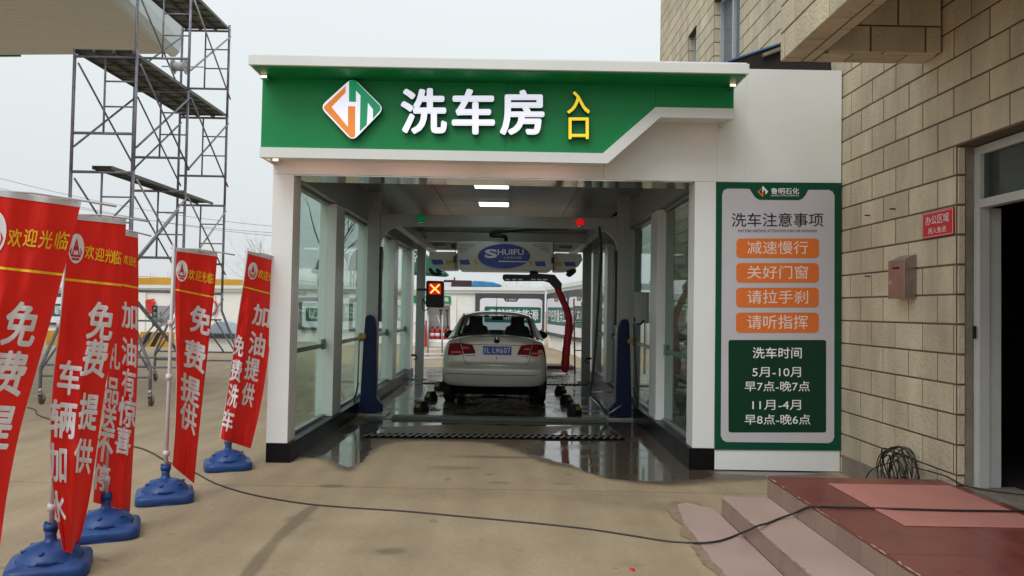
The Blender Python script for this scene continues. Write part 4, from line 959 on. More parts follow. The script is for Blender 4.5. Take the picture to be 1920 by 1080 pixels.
# ------------------------------------------------------------------ car
def car():
    CX, Y0 = -.213, 11.70
    t = thing('parked_car', (CX, Y0+2.2, 0), 'cream white saloon car seen from behind inside the wash bay', 'car')
    def cb(name, m, mb, **k): return mb.build(name, m, t, **k)
    W = .85
    st = [(0,.72,.325,.97,1.05),(.02,.785,.315,.99,1.065),(.08,.825,.305,1.0,1.085),(.25,.842,.31,1.0,1.10),(.55,.85,.30,1.0,1.10),(.9,.852,.26,.99,1.08),(1.6,.853,.22,.98,1.0),(2.5,.853,.22,.96,.98),(3.3,.85,.22,.93,.97),(3.7,.84,.25,.86,.93),(4.1,.80,.28,.76,.82),(4.32,.72,.32,.66,.70),(4.4,.62,.38,.58,.60)]
    def yoff(z, y):
        b = 0 if z < .60 else min(1, (z-.60)/.05)*.055
        b += max(0, z-.66)/.4*.075
        if z < .45: b += (.45-z)*.25
        return b*max(0, 1-y/.7)
    secs = []
    for (y, w_, zb, zs, zd) in [(q[0], q[1]*.968, *q[2:]) for q in st]:
        h = zs-zb
        P = [(0,zb),(.75*w_,zb),(.95*w_,zb+.035),(w_-.005,zb+.11),(w_,zb+h*.33),(w_,zb+h*.40),(w_-.008,zb+h*.44),(w_-.004,zb+h*.5),(w_-.008,zb+h*.62),(w_-.02,zb+h*.78),(w_-.05,zs-.05),(w_-.085,zs),(w_-.14,zs+.02),(w_*.6,zd-.008),(0,zd)]
        secs.append([(x, y, z) for x, z in P])
    n = len(secs[0]); mb = MB()
    ring = []
    for s in secs:
        full = [(CX+x, Y0+y+yoff(z, y), z) for x, y, z in s]+[(CX-x, Y0+y+yoff(z, y), z) for x, y, z in s[-2:0:-1]]
        ring.append(full)
    m2 = len(ring[0])
    for i in range(len(ring)-1):
        mb.add(ring[i]+ring[i+1], [(k, (k+1) % m2, m2+(k+1) % m2, m2+k) for k in range(m2)], 0, True)
    for rr in (ring[0], ring[-1]):
        for k in range(1, n-2): mb.add([rr[k], rr[k+1], rr[m2-k-1], rr[m2-k]], [(0,1,2,3)], 0, True)
        mb.add([rr[0], rr[1], rr[m2-1]], [(0,1,2)], 0, True); mb.add([rr[n-2], rr[n-1], rr[n]], [(0,1,2)], 0, True)
    body = cb('body', 'car', mb, sub=1)
    def rear_y(x, z):    # approximate body surface depth at the rear
        ax = abs(x)/.968; e = 0 if ax < .70 else (ax-.70)/.11
        yy = 0 if ax < .68 else (.02*(ax-.68)/.085 if ax < .765 else .02+.07*(ax-.765)/.045 if ax < .81 else .09+.16*(ax-.81)/.028)
        return Y0+yy+yoff(z, yy)
    def onrear(px, py, lift=.0):
        p = at(px, py, Y0+.1)
        for _ in range(3): p = at(px, py, rear_y(p.x-CX, p.z)-lift)
        return p
    def Z5(x, y): return (780+x/4.153, 560+y/4.153)
    def patch(name, m, pts, lift=.004, th=.012):
        mb = MB(); P = [onrear(*Z5(*p), lift=lift) for p in pts]; n_ = len(P)
        c = sum(P, Vector())/n_
        Q = [p+Vector((0, th, 0)) for p in P]
        mb.add(P+[c], [(i, (i+1) % n_, n_) for i in range(n_)]); mb.add(P+Q, [(i, (i+1) % n_, n_+(i+1) % n_, n_+i) for i in range(n_)])
        return cb(name, m, mb)
    # lamps
    L1 = [(250,440),(252,400),(262,352),(300,346),(345,345)]; 
    for mir in (0, 1):
        f = (lambda x, y: (x, y)) if not mir else (lambda x, y: (1254-x, y+11))
        patch('tail_light', 'tail', [f(*p) for p in [(247,438),(252,392),(264,350),(305,345),(343,345),(357,390),(368,430),(325,440)]], .012, .03)
        patch('tail_light', 'tail', [f(*p) for p in [(349,345),(400,350),(438,358),(452,388),(466,425),(420,428),(373,430),(361,388)]], .010, .03)
        patch('lamp_lens', 'tail2', [f(*p) for p in [(362,374),(405,378),(418,390),(368,388)]], .016, .003)
        patch('lamp_lens', 'tail2', [f(*p) for p in [(268,410),(350,408),(356,424),(272,426)]], .018, .003)
    patch('license_plate', 'plate', [(523,369),(743,374),(743,438),(522,434)], .016, .012)
    mb = MB(); yy = onrear(*Z5(630,400), lift=.022).y
    for tt, x0, x1 in (('苏', 529, 551), ('L', 555, 577), ('L', 596, 616), ('M', 622, 648), ('6', 654, 678), ('0', 684, 706), ('7', 712, 735)):
        a, b = Z5(x0, 383), Z5(x1, 425); ptext(mb, tt, *a, *b, yy-.003, off=.015)
    cb('plate_text', 'wink', mb)
    # panel gaps
    def line(pts, r=.004, m='seam', name='panel_gap', lift=.001):
        cb(name, m, MB().tube([onrear(*Z5(*p), lift=lift) for p in pts], r, 5))
    line([(345,300),(347,345)]); line([(917,305),(912,345)])
    line([(345,352),(440,357),(640,361),(830,364),(915,360)], .0035)
    line([(365,432),(370,470),(390,500),(430,514),(640,520),(830,520),(868,508),(886,475),(889,440)])
    line([(232,585),(300,582),(640,596),(930,598),(1010,594)], .0035)
    cb('bumper_lip', 'hole', MB().prism([(CX-.66,Y0+.09,.345),(CX+.66,Y0+.09,.345),(CX+.60,Y0+.12,.30),(CX-.60,Y0+.12,.30)], (0,.1,0)), bevel=.02)
    c = onrear(*Z5(629,323), lift=.012)
    cb('badge', 'chrome', MB().lathe([(.046,-.006),(.052,-.006),(.052,.006),(.046,.006),(.046,-.006)], c, 20, 0, 'y').bar(c+Vector((-.03,0,.03)), c+Vector((-.01,0,-.035)), .009).bar(c+Vector((-.01,.0,-.035)), c+Vector((0,0,0)), .009).bar(c+Vector((0,0,0)), c+Vector((.01,0,-.035)), .009).bar(c+Vector((.01,0,-.035)), c+Vector((.03,0,.03)), .009))
    cb('badge_field', 'cardk', MB().lathe([(0,.002),(.046,.002),(.046,.008),(0,.008)], c, 20, 0, 'y'))
    line([(385,443),(460,444)], .006, 'chrome', 'model_script', .006); line([(820,452),(875,450)], .005, 'chrome', 'model_script', .006); line([(852,463),(874,463)], .004, 'chrome', 'model_script', .006)
    cb('boot_lock', 'cardk', MB().lathe([(0,0),(.012,0),(.012,.01)], onrear(*Z5(628,464), lift=.005), 10, 0, 'y'))
    # greenhouse
    zb_ = 1.065; Yg = Y0+.62
    RB = [(-.70,Yg),( .70,Yg),(.735,Y0+1.3),(.74,Y0+2.4),(.68,Y0+3.25),(-.68,Y0+3.25)]
    def gp_(x, y, z): return Vector((CX+x, y, z))
    roofz = 1.455
    rt = MB()
    def roof(u, v):
        x = (u*2-1); y = Y0+1.26+v*1.30; hw = .545+.02*math.sin(v*math.pi); z = roofz-.055*x*x*x*x-.02*x*x-.06*(abs(v-.45)*1.6)**2.4
        return gp_(x*hw, y-(.07*(1-x*x) if v < .1 else 0), z)
    rt.grid(roof, 14, 10)
    cb('roof', 'car', rt, solid=.03)
    yt = Y0+1.26; 
    for s in (-1, 1):
        # C pillar, A pillar, roof side rail
        cb('pillar', 'car', MB().add([gp_(s*.66,Yg-.05,1.06),gp_(s*.77,Y0+.75,1.0),gp_(s*.765,Y0+1.05,1.0),gp_(s*.56,yt+.28,1.40),gp_(s*.53,yt,1.385),gp_(s*.60,yt-.06,1.33)],
           [(0,1,2,3,4,5)]).add([gp_(s*.60,Yg-.02,1.06),gp_(s*.66,Yg-.05,1.06),gp_(s*.60,yt-.06,1.33),gp_(s*.53,yt,1.385),gp_(s*.50,yt-.01,1.385)], [(0,1,2,3,4)]), solid=.02)
        cb('pillar', 'car', MB().bar(gp_(s*.70,Y0+3.2,1.0), gp_(s*.54,Y0+2.52,1.40), .06, .04))
        cb('pillar', 'cardk', MB().bar(gp_(s*.75,Y0+2.0,.98), gp_(s*.56,Y0+1.95,1.40), .05, .08))
        cb('side_window', 'cglass', MB().add([gp_(s*.755,Y0+1.05,1.0),gp_(s*.755,Y0+3.1,.98),gp_(s*.56,Y0+2.5,1.40),gp_(s*.56,yt+.28,1.40)], [(0,1,2,3)]))
        mb = MB(); p = at(845 if s < 0 else 1014, 627 if s < 0 else 628.5, Y0+2.45)
        prof = [(0, -.05), (.05, -.045), (.066, -.01), (.062, .025), (.03, .045), (0, .05)]
        mb.lathe(prof, (0, 0, 0), 14, 0, 'y'); mb.v = [(p.x+vx*1.9, p.y+vy, p.z+vz*1.2) for vx, vy, vz in mb.v]
        mb.bar(p+Vector((-s*.08, 0, -.02)), (CX+s*.76, Y0+2.48, .99), .03)
        cb('mirror', 'cardk', mb)
        # wheels
        for wy in (.86, 3.46):
            cc0 = gp_(s*.728, Y0+wy, .305)
            prof = [(.19, -.095), (.27, -.095), (.30, -.075), (.305, -.03), (.305, .03), (.30, .075), (.27, .095), (.19, .095), (.19, .0)]
            wh = cb('wheel', 'tyre', MB().lathe(prof, cc0, 28, 0, 'x'))
            rm = MB().lathe([(0, s*.06), (.19, s*.075), (.195, s*.09), (.18, s*.09), (.17, s*.07)], cc0, 20, 0, 'x'); o = rm.build('rim', 'chrome'); o.parent = wh; o.location = (0,0,0)
        cb('wheel_arch', 'cardk', MB().add([gp_(s*.827, Y0+.86+.34*math.cos(R(a)), .305+.34*math.sin(R(a))) for a in range(-12, 193, 12)], [tuple(range(18))]), solid=.004)
    # rear window with black border
    def rw(u, v):
        x = (u*2-1)*(.615*(1-v)+.545*v); b_ = .05*(1-(u*2-1)**2)
        return gp_(x, Yg-.05+v*(yt-Yg+.04)-b_, 1.085+v*.302)
    cb('rear_window', 'cglass', MB().grid(rw, 12, 6))
    def band(u0, u1, v0, v1):
        mb = MB().grid(lambda a, b: rw(u0+(u1-u0)*a, v0+(v1-v0)*b)-Vector((0, .004, 0)), 12, 2); return mb
    for q in ((0,1,0,.06), (0,1,.93,1), (0,.035,.06,.93), (.965,1,.06,.93)): cb('window_border', 'cardk', band(*q))
    cb('windscreen', 'cglass', MB().add([gp_(-.66,Y0+3.22,1.0),gp_(.66,Y0+3.22,1.0),gp_(.52,Y0+2.54,1.40),gp_(-.52,Y0+2.54,1.40)], [(0,1,2,3)]))
    cb('parcel_shelf', 'seat', MB().box((CX-.62, Y0+.72, 1.0), (CX+.62, Y0+1.05, 1.088)))
    for sx, wd in ((-.37, .15), (.36, .15)):
        mb = MB(); mb.prism([(CX+sx+x, Y0+1.75, z) for x, z in rounded([(-.25,.95),(.25,.95),(.20,1.19),(.12,1.22),(.115,1.375),(-.115,1.375),(-.12,1.22),(-.20,1.19)], .2)], (0, .12, 0)); cb('front_seat', 'seat', mb, bevel=.02)
    mb = MB(); mb.prism([(CX+x, Y0+1.08, z) for x, z in rounded([(-.13,1.05),(.13,1.05),(.11,1.155),(-.11,1.155)], .25)], (0,.09,0)); cb('head_restraint', 'seat', mb, bevel=.01)
    mb = MB().box((CX-.11, Y0+2.45, 1.30), (CX+.11, Y0+2.48, 1.36)); cb('rear_view_mirror', 'seat', mb)
    a = at(930, 588, Y0+1.45); cb('aerial', 'cardk', MB().tube([a-Vector((0,0,.0)), a+Vector((.005,-.04,.05)), a+Vector((.012,-.1,.30))], [.012,.005,.003], 6))
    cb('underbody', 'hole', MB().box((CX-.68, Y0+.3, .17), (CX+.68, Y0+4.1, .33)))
car()

# ------------------------------------------------------------------ banner flags
def catm(rows, v, k):
    """rows: [(v, lx, ly, rx, ry)], interpolate columns k"""
    n = len(rows); i = 0
    while i < n-2 and rows[i+1][0] < v: i += 1
    p0, p1, p2, p3 = rows[max(i-1,0)], rows[i], rows[i+1], rows[min(i+2, n-1)]
    t = (v-p1[0])/(p2[0]-p1[0])
    def tan(a, b, c): return (c[k]-a[k])/max(1e-6, (c[0]-a[0]))
    m1 = tan(p0, p1, p2)*(p2[0]-p1[0]); m2 = tan(p1, p2, p3)*(p2[0]-p1[0])
    return (2*t**3-3*t*t+1)*p1[k]+(t**3-2*t*t+t)*m1+(-2*t**3+3*t*t)*p2[k]+(t**3-t*t)*m2
def make_flag(Y0, base_px, top_px, left, right, dY, chars, logo, hdr, lines, label, seed, show_base=True, amp=.035, poff=0.0):
    """left/right: outline pixel lists from top to bottom"""
    n = 7
    def resample(L_):
        cum = [0]
        for a, b in zip(L_, L_[1:]): cum.append(cum[-1]+math.hypot(a[0]-b[0], a[1]-b[1]))
        out = []
        for k in range(n):
            d = cum[-1]*k/(n-1); i = 0
            while i < len(cum)-2 and cum[i+1] < d: i += 1
            t = (d-cum[i])/(cum[i+1]-cum[i]); out.append((L_[i][0]+(L_[i+1][0]-L_[i][0])*t, L_[i][1]+(L_[i+1][1]-L_[i][1])*t))
        return out
    Lr, Rr = resample(left), resample(right)
    rows = [(k/(n-1), *Lr[k], *Rr[k]) for k in range(n)]
    def pix(u, v):
        lx, ly, rx, ry = (catm(rows, v, j) for j in (1,2,3,4))
        return lx+(rx-lx)*u, ly+(ry-ly)*u
    def P3(u, v, lift=0):
        x, y = pix(u, v)
        d = Y0-poff+dY*u*(1-.25*v)+amp*math.sin(u*7.5+seed+v*2.2)*(.25+v)+amp*.5*math.sin(u*15+seed*2-v*3)*(.3+v*.7)*min(1, u*3)+.02*math.sin(v*9+seed)*v+.016*noise.noise((u*4, v*9, seed))+.007*noise.noise((u*11, v*16, seed+3))
        return at(x, y, d-lift)
    bp = gr(*base_px); pt = at(*top_px, Y0)
    t = thing('banner_flag', (bp.x, bp.y, 0), label, 'flag', 'red banner flags on blue bases')
    cl = MB().grid(lambda u, v: P3(u, v), 40, 70).build('cloth', 'flag', t, fixn=False)
    def inv(px, py):
        best = (1e9, 0, 0)
        for a in range(0, 21):
            for b in range(0, 61):
                x, y = pix(a/20, b/60); e = (x-px)**2+(y-py)**2
                if e < best[0]: best = (e, a/20, b/60)
        _, u, v = best
        for _ in range(8):
            x, y = pix(u, v); x1, y1 = pix(u+.01, v); x2, y2 = pix(u, min(1, v+.01)) if v < .985 else tuple(2*q-w_ for q, w_ in zip(pix(u, v), pix(u, v-.01)))
            a, b, c, d = (x1-x)*100, (x2-x)*100, (y1-y)*100, (y2-y)*100; det = a*d-b*c or 1e-9; ex, ey = px-x, py-y
            u += (d*ex-b*ey)/det; v += (-c*ex+a*ey)/det; v = max(0, min(1, v))
        return u, v
    def sheet(vs, fs, mb, lift):       # dice a flat uv mesh and lay it on the cloth
        bm = bmesh.new(); V = [bm.verts.new((x, y, 0)) for x, y in vs]
        for f in fs:
            try: bm.faces.new([V[i] for i in f])
            except ValueError: pass
        xs = [v_[0] for v_ in vs]; ys = [v_[1] for v_ in vs]
        for k in range(int(min(xs)*30), int(max(xs)*30)+2): bmesh.ops.bisect_plane(bm, geom=bm.verts[:]+bm.edges[:]+bm.faces[:], plane_co=(k/30,0,0), plane_no=(1,0,0))
        for k in range(int(min(ys)*50), int(max(ys)*50)+2): bmesh.ops.bisect_plane(bm, geom=bm.verts[:]+bm.edges[:]+bm.faces[:], plane_co=(0,k/50,0), plane_no=(0,1,0))
        bm.verts.index_update()
        mb.add([P3(v_.co.x, max(0, min(1, v_.co.y)), lift) for v_ in bm.verts], [[v_.index for v_ in f.verts] for f in bm.faces if all(0 <= v_.co.x <= 1.0 for v_ in f.verts)]); bm.free()
    def glyph(mb, ch, cu, cv, wu_, hv, lift=.006, off=.028):
        vs, fs, _ = text_raw(ch); r1 = off
        for k in range(8):
            t = k*math.pi/4; ox, oy = math.cos(t)*wu_*r1, math.sin(t)*hv*r1
            sheet([(cu+(x-.5)*wu_*(1-2*r1)+ox, cv-(y-.5)*hv*(1-2*r1)+oy) for x, y in vs], fs, mb, lift+.0004*k)
    mb = MB()
    for ch, px, py, w_, h_ in chars:
        u, v = inv(px, py); ww = inv(px+w_/2, py)[0]-inv(px-w_/2, py)[0]; hh = h_/(math.hypot(pix(u, min(1, v+.02))[0]-pix(u, v-.02 if v > .02 else v)[0], pix(u, min(1, v+.02))[1]-pix(u, max(0, v-.02))[1]))*.04
        glyph(mb, ch, u, v, ww, hh)
    mb.build('white_text', 'wink', t, fixn=False)
    mb = MB()
    if hdr:
        for ch, px, py, w_, h_ in hdr:
            u, v = inv(px, py); ww = inv(px+w_/2, py)[0]-inv(px-w_/2, py)[0]; hh = h_/abs(pix(u, v+.02)[1]-pix(u, v-.02)[1])*.04; glyph(mb, ch, u, v, ww, hh, off=.018)
    v1 = inv(*lines[0])[1]; v2 = inv(*lines[1])[1]; vv = (v1+v2)/2
    sheet([(0,vv-.0035),(1,vv-.0035),(1,vv+.0035),(0,vv+.0035)], [(0,1,2,3)], mb, .005)
    mb.build('yellow_text', 'yink', t, fixn=False)
    if logo:
        lx, ly, lw, lh = logo; u, v = inv(lx, ly); ru = abs(inv(lx+lw/2, ly)[0]-u); rv = abs(inv(lx, ly+lh/2)[1]-v)
        mb = MB(); sheet([(u+ru*math.cos(a*math.pi/16), v+rv*math.sin(a*math.pi/16)) for a in range(32)], [tuple(range(32))], mb, .005); em = mb.build('emblem', 'wink', t, fixn=False)
        mb = MB(); S = lambda pts: [(u+a*ru, v+b*rv) for a, b in pts]
        sheet(S([(0,-.75),(.5,.42),(.36,.42),(0,-.35),(-.36,.42),(-.5,.42)]), [(0,1,2,3,4,5)], mb, .007)
        sheet(S([(-.78,.2),(-.5,-.1),(-.6,.25),(-.55,.42),(.55,.42),(.6,.25),(.5,-.1),(.78,.2),(.6,.56),(-.6,.56)]), [tuple(range(10))], mb, .0075)
        o = mb.build('emblem_frame', 'redsign', None, fixn=False); o.parent = em; o.location = (0,0,0)
        mb = MB(); sheet([(u+ru*.2*math.cos(a*math.pi/8), v+rv*(.16*math.sin(a*math.pi/8)-.02)) for a in range(16)], [tuple(range(16))], mb, .009)
        o = mb.build('emblem_ball', 'redsign', None, fixn=False); o.parent = em; o.location = (0,0,0)
        mb = MB(); sheet(S([(-.5,.64),(.5,.64),(.45,.78),(-.45,.78)]), [(0,1,2,3)], mb, .0075)
        o = mb.build('emblem_bar', 'redsign', None, fixn=False); o.parent = em; o.location = (0,0,0)
    mb = MB().grid(lambda a, b: P3(a, b*.016, .004), 30, 1); mb.build('hem', 'hem', t, fixn=False)
    mb = MB().grid(lambda a, b: P3(a*.018, b, .003), 1, 60); mb.build('sleeve_edge', 'hem', t, fixn=False)
    # pole: from base to top; horizontal stick
    pt2 = pt+Vector((0,.01,.02))
    po = MB().tube([(bp.x, bp.y, .20), (bp.x*.5+pt2.x*.5, bp.y*.5+pt2.y*.5+.0, 1.08), pt2], [.015, .013, .011], 10).build('pole', 'pole', t)
    MB().tube([pt+Vector((-.02,0,-.012)), P3(.5, 0)+Vector((0,.004,.008)), P3(1, 0)+Vector((0,.004,.006)), P3(1,0)+(P3(1,0)-P3(.6,0)).normalized()*.17], .006, 6).build('top_rod', 'pole', t)
    for f in (.08, .42, .66): MB().lathe([(0,-.02),(.024,-.02),(.024,.02),(0,.02)], Vector((bp.x, bp.y, .22))*(1-f)+pt*f, 10).build('pole_clip', 'pole', t)
    # base
    if show_base:
        h = .22; mbb = MB(); n_ = 44; prof = [(1.0, 0), (1.0, .05), (.97, .068), (.80, .072), (.74, .082)]
        vs = []
        for sc, z in prof:
            for k in range(n_):
                a = 2*math.pi*k/n_; c, s = math.cos(a), math.sin(a); ex = .36
                x, y = abs(c)**ex*math.copysign(1, c), abs(s)**ex*math.copysign(1, s)
                rr = 1.0
                if z < .02 and (abs(c) < .13 or abs(s) < .13): z_ = .018
                else: z_ = z
                vs.append((x*h*sc*.93, y*h*sc*.93, z_))
        for rad, z in ((.165,.082),(.158,.10),(.135,.128),(.10,.15),(.055,.165),(.032,.172),(.028,.20),(.034,.232)):
            for k in range(n_):
                a = 2*math.pi*k/n_; vs.append((rad*math.cos(a), rad*math.sin(a), z))
        nr = len(vs)//n_
        mbb.add(vs, [(i*n_+k, i*n_+(k+1) % n_, (i+1)*n_+(k+1) % n_, (i+1)*n_+k) for i in range(nr-1) for k in range(n_)], 0, True)
        mbb.add(vs[-n_:], [tuple(range(n_))]); mbb.add(vs[:n_], [tuple(range(n_))[::-1]])
        for k in range(6):
            a = k*math.pi/3+.3; mbb.lathe([(0,.0),(.014,.0),(.016,.012),(.0,.012)], (.128*math.cos(a), .128*math.sin(a), .128), 8)
        ca, sa = math.cos(R(24)), math.sin(R(24))
        mbb.v = [(bp.x+x*ca-y*sa, bp.y+x*sa+y*ca, z+.002) for x, y, z in mbb.v]
        bs = mbb.build('water_base', 'bplast', t)
        kn = MB(); kn.lathe([(.0,.0),(.038,.0),(.038,.035),(.0,.035)], (bp.x, bp.y, .232), 12)
        for k in range(4): kn.box((bp.x-.006+.03*math.cos(k*math.pi/2), bp.y-.006+.03*math.sin(k*math.pi/2), .267), (bp.x+.006+.03*math.cos(k*math.pi/2), bp.y+.006+.03*math.sin(k*math.pi/2), .277))
        o = kn.build('clamp_knob', 'gplast' if Y0 > 6.8 else 'bplast'); o.parent = bs; o.location = (0,0,0)
    return t
make_flag(7.04, (427,878), (463,470), [(465,470),(455,540),(442,620),(431,700),(422,760),(412,822)], [(520,484),(515,560),(507,640),(496,720),(485,780),(470,841)], .42,
  [('加',490,592,33,40),('油',482,645,31,44),('提',473,692,28,44),('供',465,740,24,44),('免',448,648,20,40),('费',443,695,21,42),('洗',437,742,20,44),('车',427,788,22,42)],
  (474,508,18,33), [('欢',489,514,10,17),('迎',498,517,9,17),('光',506,519,6,17),('临',513,521,8,17)], ((457,538),(513,552)), 'red banner flag nearest the wash house column, reading free car wash with refuelling', 1.0, poff=.05)
make_flag(5.87, (309,938), (325,462), [(330,464),(326,560),(329,640),(331,700),(328,800),(323,873)], [(408,474),(401,560),(392,640),(383,720),(374,800),(364,907)], .40,
  [('免',376,600,40,52),('费',365,667,42,56),('提',357,731,38,54),('供',353,783,32,52)],
  (341,508,22,40), [('欢',359,515,13,20),('迎',372,517,11,20),('光',383,520,9,20),('临',395,522,12,20)], ((327,544),(402,556)), 'red banner flag between the scaffold wheels and second base from the column', 2.3)
make_flag(4.93, (197,1003), (203,428), [(206,428),(204,520),(205,640),(200,740),(182,840),(174,942)], [(259,438),(260,560),(258,700),(253,800),(248,880),(244,958)], .38,
  [('加',243,592,30,50),('油',242,660,28,54),('有',241,718,26,54),('惊',238,773,34,56),('喜',231,826,30,52),('礼',214,668,24,50),('品',211,733,24,50),('送',203,783,32,54),('不',194,838,38,56),('停',190,895,32,50)],
  (216,490,18,34), [('欢',236,487,9,18),('迎',245,489,8,18),('光',252,491,7,18)], ((210,530),(258,540)), 'red banner flag third from the wash house column, reading gifts given non stop', 3.6, poff=.05)
make_flag(4.10, (93,1072), (126,398), [(128,400),(120,520),(108,640),(95,740),(93,800),(97,900),(106,1000),(118,1032)], [(237,411),(230,520),(215,640),(195,740),(186,800),(178,880),(165,950),(143,1042)], .36,
  [('免',189,602,50,72),('费',178,672,48,72),('提',166,772,36,70),('供',156,855,34,66),('车',130,708,44,66),('辆',118,786,50,72),('加',108,868,34,74),('水',108,950,30,60)],
  (143,466,30,56), [('欢',168,473,17,26),('迎',187,477,17,26),('光',204,480,14,26),('临',219,483,17,26)], ((122,519),(232,540)), 'red banner flag with long pointed cloth, second from the left edge', 5.2)
make_flag(3.40, (-60,1180), (-36,350), [(-34,352),(-40,480),(-70,640),(-110,760),(-150,900),(-200,1030)], [(153,378),(117,520),(80,657),(49,760),(26,855),(7,964),(-2,1040)], .34,
  [('免',40,608,64,86),('费',16,700,66,88),('提',-8,800,66,88),('供',-35,895,60,84),('热',-70,700,60,86),('水',-95,800,60,80)],
  (-11,436,46,84), [('欢',28,446,26,34),('迎',57,446,26,34),('光',86,449,25,34),('临',116,451,26,34)], ((0,502),(116,515)), 'nearest red banner flag, cut off by the left edge', .4, amp=.05)

# ------------------------------------------------------------------ scaffold
FY = (11.2, 13.0, 14.8); XS0, XS1 = -6.44, -5.53; LV = (1.72, 3.42, 5.12, 6.82)
scf = thing('scaffold_tower', (-6, 13, 0), 'tall grey steel scaffold tower on castors with plank decks', 'scaffold')
def scb(name, m, mb, **k): return mb.build(name, m, scf, **k)
for fi, Y in enumerate(FY):
    top = 2 if fi == 0 else 3
    for lv in range(top+1):
        z1 = LV[lv]; z0 = LV[lv-1] if lv else .0
        mb = MB(); r = .024
        if lv:
            for x in (XS0, XS1): mb.tube([(x, Y, z0), (x, Y, z1+(.1 if lv == top else 0))], r, 8)
            mb.tube([(XS0, Y, z1-.02), (XS1, Y, z1-.02)], r*.9, 8); mb.tube([(XS0, Y, z0+.55), (XS1, Y, z0+.55)], r*.9, 8)
            xm = (XS0+XS1)/2; mb.tube([(xm, Y, z0+.55), (xm, Y, z1-.02)], .015, 6)
            for f in (.35, .68): mb.tube([(xm, Y, z0+.55+(z1-z0-.57)*f), (XS1, Y, z0+.55+(z1-z0-.57)*f)], .013, 6)
        else:
            for x, s in ((XS0, -1), (XS1, 1)):
                mb.tube([(x, Y, z1), (x, Y, 1.38), (x+s*.34, Y, .55), (x+s*.34, Y, .17)], r, 8)
                mb.tube([(x+s*.34, Y, .5), (x-s*.12, Y, 1.2)], .015, 6)
            mb.tube([(XS0, Y, z1-.02), (XS1, Y, z1-.02)], r, 8); mb.tube([(XS0-.34, Y, .42), (XS1+.34, Y, .42)], .016, 8); mb.tube([(XS0-.34, Y, .58), (XS1+.34, Y, .58)], .016, 8)
            mb.tube([(XS0, Y, 1.2), (XS1, Y, 1.2)], .016, 8)
        scb('frame', 'scaf', mb)
    for x in (XS0-.34, XS1+.34):
        mb = MB().box((x-.03, Y-.03, .15), (x+.03, Y+.03, .17)).bar((x-.03, Y+.02, .16), (x-.03, Y+.05, .075), .006, .05).bar((x+.03, Y+.02, .16), (x+.03, Y+.05, .075), .006, .05).tube([(x, Y, .17), (x, Y, .24)], .03, 8)
        ca = scb('castor', 'steel', mb)
        w_ = MB().lathe([(.0,-.018),(.06,-.022),(.07,-.015),(.072,0),(.07,.015),(.06,.022),(0,.018)], (x, Y+.05, .074), 18, 0, 'x').build('wheel', 'rust'); w_.parent = ca; w_.location = (0,0,0)
for a, b in ((0, 1), (1, 2)):
    for x in (XS0, XS1):
        for lv in range(0, 3 if a == 0 else 4):
            z1 = LV[lv]-.12; z0 = (LV[lv-1] if lv else .25)+.35
            scb('cross_brace', 'scafw' if x == XS1 and lv % 2 else 'scaf', MB().tube([(x+.03, FY[a], z0), (x+.03, FY[b], z1)], .016, 6).tube([(x+.055, FY[a], z1), (x+.055, FY[b], z0)], .016, 6))
def deck(x0, x1, y0, y1, z, n=3):
    w0 = (x1-x0)/n
    for k in range(n):
        mb = MB(); xa, xb = x0+k*w0+.008, x0+(k+1)*w0-.008
        mb.box((xa, y0, z), (xb, y1, z+.006)); mb.box((xa, y0, z-.045), (xa+.01, y1, z)).box((xb-.01, y0, z-.045), (xb, y1, z))
        y = y0+.1
        while y < y1: mb.box((xa+.011, y, z-.02), (xb-.011, y+.03, z)); y += .3
        o = scb('deck_plank', 'plank', mb)
deck(XS0+.04, XS1-.0, FY[0]-.1, FY[2]+.1, LV[2]+.05)
deck(XS0+.04, XS1-.0, FY[1]-.1, FY[2]+.1, LV[3]+.05)
deck(XS0+.35, XS1-.25, FY[0]-.1, FY[2]+.1, LV[1]+.05, 1)
# cable reel hooked on the tower
rl = thing('cable_reel', tuple(at(338, 125, 13.2)), 'white plastic cable reel on a rod hanging inside the scaffold tower', 'cable reel')
c = at(338, 125, 13.2); 
MB().lathe([(0,-.11),(.075,-.11),(.075,.10),(0,.10)], c, 20, 0, 'x').build('drum', 'hem', rl)
for s in (-.12, .10): MB().lathe([(.09,s-.006),(.13,s-.006),(.13,s+.006),(.09,s+.006),(.09,s-.006)], c, 24, 0, 'x').bar(c+Vector((s,0,-.12)), c+Vector((s,0,.12)), .015).bar(c+Vector((s,-.12,0)), c+Vector((s,.12,0)), .015).build('flange', 'hem', rl)
MB().tube([c+Vector((-.32,0,.0)), c+Vector((.42,0,.0))], .01, 6).build('rod', 'scafw', rl)

# ------------------------------------------------------------------ fuel canopy (top left)
HC = 7.0
fc = thing('fuel_canopy', (-16, 10, 0), 'filling station canopy with beige slatted ceiling and pale fascia, top left', 'canopy')
cA = gr(318, 101, HC); cB = gr(0, 103, HC); cC = gr(205, -10, HC)
dr = (cC-cA).normalized(); dl = Vector((-1, .0, 0))
dl = (cB-cA).normalized()
def cv(a, b, z): return Vector((cA.x, cA.y, 0))+Vector((dl.x, dl.y, 0))*a+Vector((dr.x, dr.y, 0))*b+Vector((0,0,z))
mb = MB(); b = 0
while b < 12: mb.add([cv(.05,b,HC),cv(26,b,HC),cv(26,b+.192,HC),cv(.05,b+.192,HC),cv(.05,b,HC+.03),cv(26,b,HC+.03),cv(26,b+.192,HC+.03),cv(.05,b+.192,HC+.03)], [(3,2,1,0),(0,1,5,4),(1,2,6,5),(2,3,7,6),(3,0,4,7)]); b += .2
mb.build('slat_ceiling', 'canopy', fc)
mb = MB().prism([cv(.05,-.05,HC+.035), cv(26,-.05,HC+.035), cv(26,12,HC+.035), cv(.05,12,HC+.035)], (0,0,.6)); mb.build('canopy_deck', 'plaster', fc)
